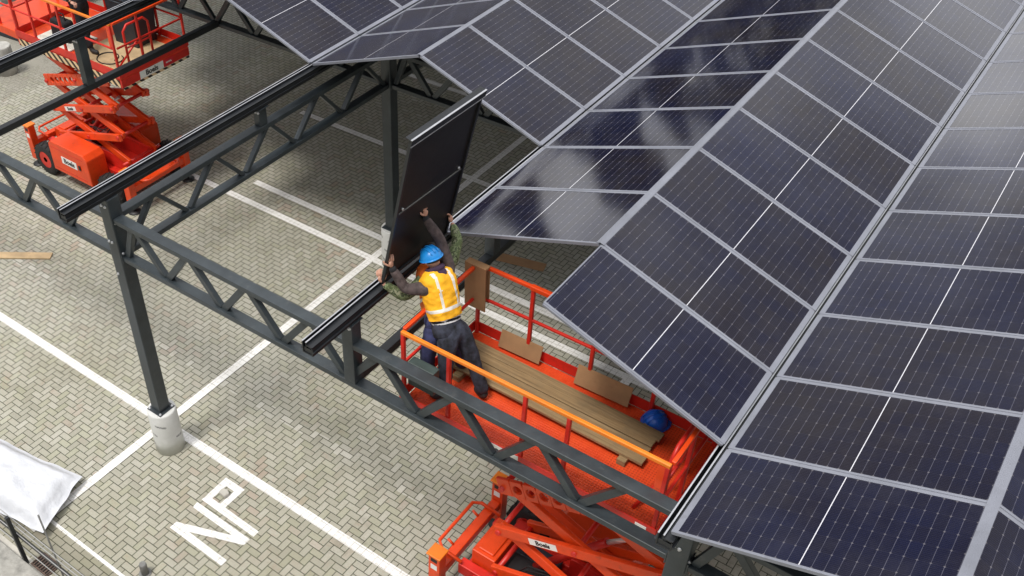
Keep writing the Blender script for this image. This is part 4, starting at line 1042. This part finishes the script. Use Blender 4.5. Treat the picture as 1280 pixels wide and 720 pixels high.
def head(mb, c, face, up, R=.098):
    fz = V(up).normalized(); fx = (V(face) - fz * V(face).dot(fz)).normalized(); fy = fz.cross(fx)
    c = V(c); seg, ring = 24, 16; vs = []
    for i in range(ring + 1):
        a = pi * i / ring
        for k in range(seg):
            t = 2 * pi * k / seg
            x, y, z = sin(a) * cos(t), sin(a) * sin(t), cos(a)
            jaw = 1 - .28 * max(0, -z) ** 1.2
            px, py, pz = x * R * 1.0 * jaw + (.012 if x > 0 and z < 0 else 0) * x, y * R * .80 * jaw, z * R * 1.22
            if x > .5 and abs(y) < .5: px += .0  
            # eye sockets, brow
            if x > .6 and .0 < z < .25 and .2 < abs(y) < .6: px -= .008
            vs.append(c + fx * px + fy * py + fz * pz)
    fs = []
    for i in range(ring):
        for k in range(seg):
            l = (k + 1) % seg; fs.append((i * seg + k, i * seg + l, (i + 1) * seg + l, (i + 1) * seg + k))
    mb.mi = 0; mb.sm = True; mb.add(vs, fs); mb.sm = False
    at = lambda x, y, z: c + fx * x + fy * y + fz * z
    chain(mb, [at(.088, 0, .012), at(.108, 0, -.014), at(.112, 0, -.026)], [.010, .013, .012])
    for s in (-1, 1): chain(mb, [at(-.005, s * .078, .02), at(-.012, s * .090, .0), at(-.004, s * .082, -.03)], [(.016, .008), (.018, .008), (.010, .007)], sub=1)
    chain(mb, [at(.088, -.022, -.055), at(.096, 0, -.056), at(.088, .022, -.055)], [.006, .009, .006], sub=1)
    return fx, fy, fz

def person(label, J, mats, helmet=None, vest=None, hair=False, hands=True):
    """J: joint dict in world coordinates"""
    base = V(((J['aL'].x + J['aR'].x) / 2, (J['aL'].y + J['aR'].y) / 2, J['floor']))
    t = thing('person', label, 'person', base)
    def B(mb, name, m):
        for i in range(len(mb.v)): mb.v[i] = tuple(V(mb.v[i]) - base)
        return mb.build(name, m, t)
    pel, chest, neck, hd = J['pel'], J['chest'], J['neck'], J['head']
    # one continuous body: pelvis, spine, neck, arms to the wrists, legs to the ankles
    names = ['pel', 'waist', 'chest', 'neck', 'head0', 'sL', 'eL', 'wL', 'sR', 'eR', 'wR', 'hL', 'kL', 'aL', 'hR', 'kR', 'aR']
    J['waist'] = pel.lerp(chest, .5); J['head0'] = neck.lerp(hd, .6)
    ed = [('pel', 'waist'), ('waist', 'chest'), ('chest', 'neck'), ('neck', 'head0'), ('chest', 'sL'), ('sL', 'eL'), ('eL', 'wL'), ('chest', 'sR'), ('sR', 'eR'), ('eR', 'wR'), ('pel', 'hL'), ('hL', 'kL'), ('kL', 'aL'), ('pel', 'hR'), ('hR', 'kR'), ('kR', 'aR')]
    rd = dict(pel=.115, waist=.105, chest=.115, neck=.055, head0=.055, sL=.055, eL=.042, wL=.028, sR=.055, eR=.042, wR=.028, hL=.085, kL=.058, aL=.042, hR=.085, kR=.058, aR=.042)
    body = MB(); join_into(body, skin_chain([J[n] for n in names], [(names.index(a), names.index(b)) for a, b in ed], [rd[n] for n in names]))
    head(body, hd, J['face'], J['up'])
    for s in ('L', 'R'):
        if 'f' + s in J: hand(body, J['w' + s], J['f' + s], J['n' + s], J.get('s' + 't' + s, 1), J.get('c' + s, .5))
    B(body, 'body', M['skin'])
    # trousers
    mb = MB()
    n2 = ['pel', 'top', 'hL', 'kL', 'aL', 'hR', 'kR', 'aR']; J['top'] = pel.lerp(J['waist'], .55)
    cL, cR = J['kL'].lerp(J['aL'], .35), J['kR'].lerp(J['aR'], .35)
    vs = [pel, J['top'], J['hL'], J['kL'], cL, J['aL'], J['hR'], J['kR'], cR, J['aR']]
    join_into(mb, skin_chain(vs, [(0, 1), (0, 2), (2, 3), (3, 4), (4, 5), (0, 6), (6, 7), (7, 8), (8, 9)], [(.150, .135), (.140, .125), .128, .094, .090, .080, .128, .094, .090, .080]))
    loft(mb, spine(pel - (J['waist'] - pel) * .35, J['top'], [(0, .10, .09), (.2, .175, .135), (.55, .182, .140), (.85, .165, .128), (1.0, .158, .122), (1.01, .12, .09)]), J['sR'] - J['sL'])
    for v in range(len(mb.v)):
        p = V(mb.v[v]); w = mnoise.noise(p * 14) * .009 + mnoise.noise(V((p.x * 6, p.y * 6, p.z * 30))) * .007; mb.v[v] = tuple(p + V((w, w * .7, w * .3)))
    B(mb, 'trousers', M[mats['leg']])
    mb = MB(); wp = J['top'].lerp(pel, .1); ax = (J['waist'] - pel).normalized()
    y = J['sR'] - J['sL']; y = (y - ax * y.dot(ax)).normalized(); x = ax.cross(y)
    mb.tube([wp + x * .130 * cos(a) + y * .168 * sin(a) for a in [2 * pi * k / 24 for k in range(24)]], .019, 6, True); B(mb, 'belt', M['black_cloth'])
    # boots
    for s in ('L', 'R'):
        a = J['a' + s]; d = J['toe' + s].normalized(); mb = MB()
        z = J['floor']
        hb = V((a.x, a.y, z + .045)) - d * .05
        pts = [a + V((0, 0, .05)), V((a.x, a.y, z + .055)), V((a.x, a.y, z + .048)) + d * .10, V((a.x, a.y, z + .042)) + d * .185]
        join_into(mb, skin_chain(pts, [(0, 1), (1, 2), (2, 3)], [.058, (.056, .055), (.052, .046), (.044, .038)]))
        for i in range(len(mb.v)):
            p = mb.v[i]; mb.v[i] = (p[0], p[1], max(p[2], z + .002))
        B(mb, 'boot', M['boot'])
    # jacket / sleeves
    mb = MB()
    vs = [J['waist'].lerp(pel, .35), J['waist'], chest, neck.lerp(chest, .25)]
    join_into(mb, skin_chain(vs + [J['sL'], J['sL'].lerp(J['eL'], .5), J['eL'], J['eL'].lerp(J['wL'], .5), J['wL'].lerp(J['eL'], .06), J['sR'], J['sR'].lerp(J['eR'], .5), J['eR'], J['eR'].lerp(J['wR'], .5), J['wR'].lerp(J['eR'], .06)],
        [(0, 1), (1, 2), (2, 3), (2, 4), (4, 5), (5, 6), (6, 7), (7, 8), (2, 9), (9, 10), (10, 11), (11, 12), (12, 13)],
        [(.13, .11), (.13, .11), (.14, .11), .085, .088, .078, .066, .060, .046, .088, .078, .066, .060, .046]))
    loft(mb, spine(pel.lerp(J['waist'], .75), neck, [(0, .168, .132), (.3, .172, .136), (.65, .195, .140), (.85, .185, .12), (1.0, .09, .08)]), J['sR'] - J['sL'])
    for v in range(len(mb.v)):
        p = V(mb.v[v]); w = mnoise.noise(p * 16) * .010 + mnoise.noise(p * 34) * .005; mb.v[v] = tuple(p + V((w, -w * .7, w * .6)))
    B(mb, 'jacket', M[mats['arm']])
    if 'cuff' in mats:
        for s in ('L', 'R'):
            w, e = J['w' + s], J['e' + s]; d = (e - w).normalized(); mb = MB()
            chain(mb, [w - d * .012, w + d * .03, w + d * .055], [.038, .046, .046]); B(mb, 'cuff', M[mats['cuff']])
    if 'shirt' in mats:
        mb = MB(); a, b = J['waist'].lerp(pel, .62), J['waist'].lerp(pel, .10)
        loft(mb, [(a, .172, .136), (a.lerp(b, .5), .178, .142), (b, .176, .140)], J['sR'] - J['sL'], wr=.008); B(mb, 'shirt', M[mats['shirt']])
    if vest:
        mb = MB()
        ax = (neck - pel).normalized(); lat = (J['sR'] - J['sL']).normalized(); lat = (lat - ax * lat.dot(ax)).normalized()
        L0 = (neck - pel).length; low = pel.lerp(neck, .23)
        st = [(0, .196, .158), (.12, .200, .160), (.26, .202, .160), (.40, .206, .162), (.55, .214, .164), (.68, .222, .162), (.80, .222, .152), (.90, .205, .132), (.98, .165, .105), (1.04, .105, .082)]
        secs = []
        for k in range(44):
            tt = 1.04 * k / 43
            for i in range(len(st) - 1):
                if st[i][0] <= tt <= st[i + 1][0] + 1e-9:
                    q = (tt - st[i][0]) / (st[i + 1][0] - st[i][0]); secs.append((low.lerp(neck, tt), st[i][1] * (1 - q) + st[i + 1][1] * q, st[i][2] * (1 - q) + st[i + 1][2] * q)); break
        loft(mb, secs, lat, 72, .013, 11)
        for i, f in enumerate(mb.f):
            c = sum((V(mb.v[k]) for k in f), V()) / len(f) - low
            a = c.dot(ax) / ((neck - low).length); l = c.dot(lat)
            if .17 < a < .245: mb.m[i] = 1
            elif .245 < a < 1.0 and .088 < abs(l + .02 * a) < .122: mb.m[i] = 1
        B(mb, 'safety_vest', [M[vest], M['reflect']])
    if 'hood' in mats:
        mb = MB(); ax = (hd - neck).normalized(); bk = -(V(J['face']) - ax * V(J['face']).dot(ax)).normalized(); lat = ax.cross(bk)
        c = neck.lerp(hd, .10)
        mb.tube([c + bk * .075 * cos(a) + lat * .085 * sin(a) + ax * .01 * cos(a) for a in [2 * pi * k / 20 for k in range(20)]], .036, 8, True)
        chain(mb, [c + bk * .05, c + bk * .10 - ax * .05, c + bk * .11 - ax * .11], [(.085, .04), (.085, .035), (.05, .02)])
        B(mb, 'hood', M[mats['hood']])
    if hair:
        mb = MB(); fz = V(J['up']).normalized(); fx = V(J['face']).normalized()
        fx = (fx - fz * fx.dot(fz)).normalized(); fy = fz.cross(fx); vs = []
        for i in range(9):
            a = radians(100) * i / 8
            for k in range(20):
                tt = 2 * pi * k / 20; p = hd - fx * .010 + fx * sin(a) * cos(tt) * .104 + fy * sin(a) * sin(tt) * .088 + fz * (cos(a) * .124 + .008)
                vs.append(p + V((1, 1, 1)) * mnoise.noise(p * 40) * .006)
        fs = [(i * 20 + k, i * 20 + (k + 1) % 20, (i + 1) * 20 + (k + 1) % 20, (i + 1) * 20 + k) for i in range(8) for k in range(20)]
        mb.sm = True; mb.add(vs, fs); B(mb, 'hair', M['hair'])
    if helmet:
        fz = V(J['up']).normalized(); fx = V(J['face']); fx = (fx - fz * fx.dot(fz)).normalized(); fy = fz.cross(fx)
        mb = MB(); helmet_mesh(mb, .126)
        R = Matrix((fx, fy, fz)).transposed(); mb.v = [tuple(hd + fz * .020 + R @ V(p)) for p in mb.v]
        B(mb, 'hard_hat', M[helmet])
    return t

F = ZD
panel_n = (B0 - V((0, 0, 0)))  # only used for orientation below
into = -ez if ez.x > 0 else ez     # direction from the camera side into the panel
into = V((-1, 0, .2)).normalized()
upp = ex.copy()                    # up along the panel
person('worker in yellow vest and blue helmet pushing the black panel upright', dict(
    floor=F, pel=V((-4.58, 6.67, 4.58)), chest=V((-4.81, 6.82, 5.02)), neck=V((-4.88, 6.84, 5.17)), head=V((-4.94, 6.86, 5.28)),
    face=V((-1, .25, .12)), up=V((-.42, .06, .9)),
    sL=V((-4.86, 6.62, 5.07)), eL=V((-5.10, 6.59, 4.96)), wL=V((-5.24, 6.53, 5.24)), fL=V((-.10, -.02, 1)), nL=V((-.7, .7, 0)), stL=1, cL=.75,
    sR=V((-4.83, 7.03, 5.09)), eR=V((-4.99, 7.06, 5.42)), wR=V((-5.16, 7.02, 5.66)), fR=V((-.04, .14, 1)), nR=V((-1, 0, .1)), stR=1, cR=.18,
    hL=V((-4.51, 6.57, 4.52)), kL=V((-4.50, 6.52, 4.20)), aL=V((-4.47, 6.45, 3.79)), toeL=V((-1, -.1, 0)),
    hR=V((-4.47, 6.79, 4.52)), kR=V((-4.31, 6.78, 4.18)), aR=V((-4.12, 6.75, 3.79)), toeR=V((-.9, .35, 0))),
    dict(leg='jeans_grey', arm='cloth_brown', cuff='black_cloth', shirt='white_cloth', hood='purple_cloth'), 'blue', 'vest_yellow', True)
person('worker in camouflage sleeves and blue jeans hidden behind the yellow vest, gripping both panel edges', dict(
    floor=F, pel=V((-4.72, 6.73, 4.56)), chest=V((-5.02, 7.06, 4.86)), neck=V((-5.10, 7.12, 4.99)), head=V((-5.16, 7.13, 5.10)),
    face=V((-1, 0, -.3)), up=V((-.3, .1, .95)),
    sL=V((-5.06, 6.86, 4.92)), eL=V((-5.17, 6.66, 4.76)), wL=V((-5.37, 6.52, 4.97)), fL=V((-.35, .02, .8)), nL=V((-.2, .9, 0)), stL=-1, cL=.8,
    sR=V((-4.99, 7.30, 4.95)), eR=V((-5.05, 7.52, 5.08)), wR=V((-5.20, 7.60, 5.23)), fR=V((-.30, -.05, .9)), nR=V((-.6, -.8, 0)), stR=-1, cR=.8,
    hL=V((-4.74, 6.62, 4.50)), kL=V((-4.80, 6.58, 4.12)), aL=V((-4.74, 6.55, 3.79)), toeL=V((-1, .3, 0)),
    hR=V((-4.66, 6.84, 4.50)), kR=V((-4.66, 6.93, 4.12)), aR=V((-4.56, 6.98, 3.79)), toeR=V((-1, .3, 0))),
    dict(leg='jeans_blue', arm='camo'), None, 'vest_orange', True)
F2 = ZD2 + .021
person('worker in orange vest and dark trousers holding the far lift rail', dict(
    floor=F2, pel=V((-16.15, 10.68, F2 + .93)), chest=V((-16.42, 10.62, F2 + 1.30)), neck=V((-16.52, 10.60, F2 + 1.47)), head=V((-16.58, 10.58, F2 + 1.60)),
    face=V((-.8, -.5, -.2)), up=V((-.3, 0, .95)),
    sL=V((-16.40, 10.42, F2 + 1.40)), eL=V((-16.10, 10.35, F2 + 1.22)), wL=V((-15.86, 10.34, F2 + 1.10)), fL=V((1, .1, -.3)), nL=V((0, -.3, -1)), stL=1, cL=.9,
    sR=V((-16.46, 10.82, F2 + 1.40)), eR=V((-16.60, 10.90, F2 + 1.12)), wR=V((-16.72, 10.72, F2 + .92)), fR=V((-.8, -.3, -.5)), nR=V((0, -.5, -.8)), stR=-1, cR=.6,
    hL=V((-16.12, 10.57, F2 + .88)), kL=V((-15.98, 10.50, F2 + .48)), aL=V((-15.82, 10.52, F2 + .09)), toeL=V((1, .1, 0)),
    hR=V((-16.14, 10.79, F2 + .88)), kR=V((-16.22, 10.78, F2 + .48)), aR=V((-16.30, 10.80, F2 + .09)), toeR=V((.9, .2, 0))),
    dict(leg='black_cloth', arm='black_cloth'), None, 'vest_orange', True)

# ------------------------------------------------------------------ trees far behind the carport (seen mirrored in the glass)
def tree(loc, h, r, label, seed):
    rnd = random.Random(seed)
    t = thing('tree', label, 'tree', loc, group='dark trees beyond the yard')
    mb = MB(); mb.tube([(0, 0, 0), (.1, 0, h * .4), (0, .1, h * .85)], [.35, .25, .06], 8)
    for k in range(9):
        a = rnd.uniform(0, 2 * pi); z = h * rnd.uniform(.25, .8); l = r * rnd.uniform(.4, .8)
        mb.tube([(0, 0, z), (cos(a) * l, sin(a) * l, z + l * .5)], [.09, .03], 6)
    mb.build('trunk', M['bark'], t)
    mb = MB()
    for k in range(2600):
        z = rnd.random() ** .8; rr = r * (1 - z) ** .55 * (.35 + .65 * rnd.random() ** .5) * (1 + .25 * sin(z * 23 + seed))
        a = rnd.uniform(0, 2 * pi); c = V((cos(a) * rr, sin(a) * rr, h * (.16 + .84 * z)))
        s = rnd.uniform(.18, .42); e1 = V((rnd.uniform(-1, 1), rnd.uniform(-1, 1), rnd.uniform(-1, 1))).normalized(); e2 = e1.orthogonal()
        mb.add([c - e1 * s, c + e2 * s * .6, c + e1 * s, c - e2 * s * .6], [(0, 1, 2, 3)])
    mb.build('crown', M['leaf'], t)
def polar(az, d): return (d * sin(radians(az)) - 4, d * cos(radians(az)) + 10, 0)
for az, d, h, r, sd in ((-28.5, 46, 20, 5.6, 1), (-33.0, 44, 15, 1.5, 2), (-37.5, 45, 20, 3.6, 3), (-22, 52, 19, 6.0, 4), (-45.5, 48, 19, 2.6, 5)):
    tree(polar(az, d), h, r, ['', 'broad dark conifer second from the right beyond the yard', 'slimmest dark conifer beyond the yard', 'middle dark conifer beyond the yard', 'rightmost broad dark conifer beyond the yard', 'squat dark conifer furthest left beyond the yard'][sd], sd)

# ------------------------------------------------------------------ light
w = bpy.data.worlds.new('World'); S.world = w; w.use_nodes = True
nt = w.node_tree; bgn = nt.nodes['Background']
SUN_EL, SUN_ROT = radians(66), radians(192)
sky = nt.nodes.new('ShaderNodeTexSky'); sky.sky_type = 'NISHITA'; sky.sun_disc = False
sky.sun_elevation = SUN_EL; sky.sun_rotation = SUN_ROT; sky.air_density = 1.0; sky.dust_density = 2.0
tc = nt.nodes.new('ShaderNodeTexCoord')
mpn = nt.nodes.new('ShaderNodeMapping'); mpn.inputs['Scale'].default_value = (1, 1, 1.7); nt.links.new(tc.outputs['Generated'], mpn.inputs[0])
cl = noise_tex(nt, mpn.outputs[0], 2.6, 7, 0.58)
cover = ramp(nt, cl, [(0.30, (0.75,) * 3), (0.52, (1, 1, 1))])
cl2 = noise_tex(nt, mpn.outputs[0], 5.5, 6, 0.6)
cloudcol = ramp(nt, cl2, [(0.34, (9.0, 9.2, 9.8)), (0.62, (25.0, 25.0, 25.3))])
sepw = nt.nodes.new('ShaderNodeSeparateXYZ'); nt.links.new(tc.outputs['Generated'], sepw.inputs[0])
band = ramp(nt, sepw.outputs[2], [(0.0, (0.16,) * 3), (0.13, (0.42,) * 3), (0.22, (0.80,) * 3), (0.30, (0.90,) * 3), (0.44, (0.30,) * 3), (0.56, (0.22,) * 3), (0.70, (0.30,) * 3), (1.0, (1.15,) * 3)])
rear = ramp(nt, mth(nt, 'MULTIPLY_ADD', sepw.outputs[1], 0.5, 0.5), [(0.66, (0, 0, 0)), (0.86, (1, 1, 1))])
front = ramp(nt, sepw.outputs[2], [(0.0, (0.10,) * 3), (0.4, (0.24,) * 3), (0.75, (0.62,) * 3), (1.0, (1.05,) * 3)])
lum = mixc(nt, rear, front, band)
dotn = nt.nodes.new('ShaderNodeVectorMath'); dotn.operation = 'DOT_PRODUCT'; nt.links.new(tc.outputs['Generated'], dotn.inputs[0]); dotn.inputs[1].default_value = (0.03, 0.80, 0.60)
lobe = ramp(nt, dotn.outputs['Value'], [(0.958, (0, 0, 0)), (0.992, (0.26,) * 3)])
lum = mixc(nt, 1.0, lum, lobe, 'ADD')
cover = mth(nt, 'MULTIPLY_ADD', cover, 0.5, 0.5)
mx = mixc(nt, 1.0, mixc(nt, cover, sky.outputs[0], cloudcol), lum, 'MULTIPLY')
nt.links.new(mx, bgn.inputs['Color']); bgn.inputs['Strength'].default_value = 0.066
sl = bpy.data.lights.new('Sun', 'SUN'); sl.energy = 1.5; sl.angle = radians(12); sl.color = (1, .955, .89)
so = bpy.data.objects.new('Sun', sl); COL.objects.link(so)
sd = V((sin(SUN_ROT) * cos(SUN_EL), cos(SUN_ROT) * cos(SUN_EL), sin(SUN_EL)))
so.rotation_euler = (-sd).to_track_quat('-Z', 'Y').to_euler(); so.location = (0, 0, 30)

# ------------------------------------------------------------------ camera
cd = bpy.data.cameras.new('Camera'); co = bpy.data.objects.new('Camera', cd); COL.objects.link(co); S.camera = co
R = ((0.7906450154392023, 0.6119176893516203, -0.020909352446153485), (0.3909351518806667, -0.5308122865483639, -0.751936183112196), (-0.4712219928920801, 0.5863403942317736, -0.6589042233184916))
rx, dn, fw_ = V(R[0]), V(R[1]), V(R[2])
mw = Matrix((rx, -dn, -fw_)).transposed().to_4x4(); mw.translation = V((0, 0, 11.86)); co.matrix_world = mw
cd.sensor_width = 36; cd.sensor_fit = 'HORIZONTAL'; cd.lens = 1234.558 / 1280 * 36
cd.shift_x = (640 - 490.429) / 1280; cd.shift_y = (396.194 - 360) / 1280
cd.clip_start = 0.1; cd.clip_end = 600
vs = S.view_settings; vs.view_transform = 'Standard'; vs.look = 'None'; vs.gamma = 1; vs.use_curve_mapping = False; vs.exposure = 0.80
S.cycles.max_bounces = 6
S.cycles.use_denoising = True
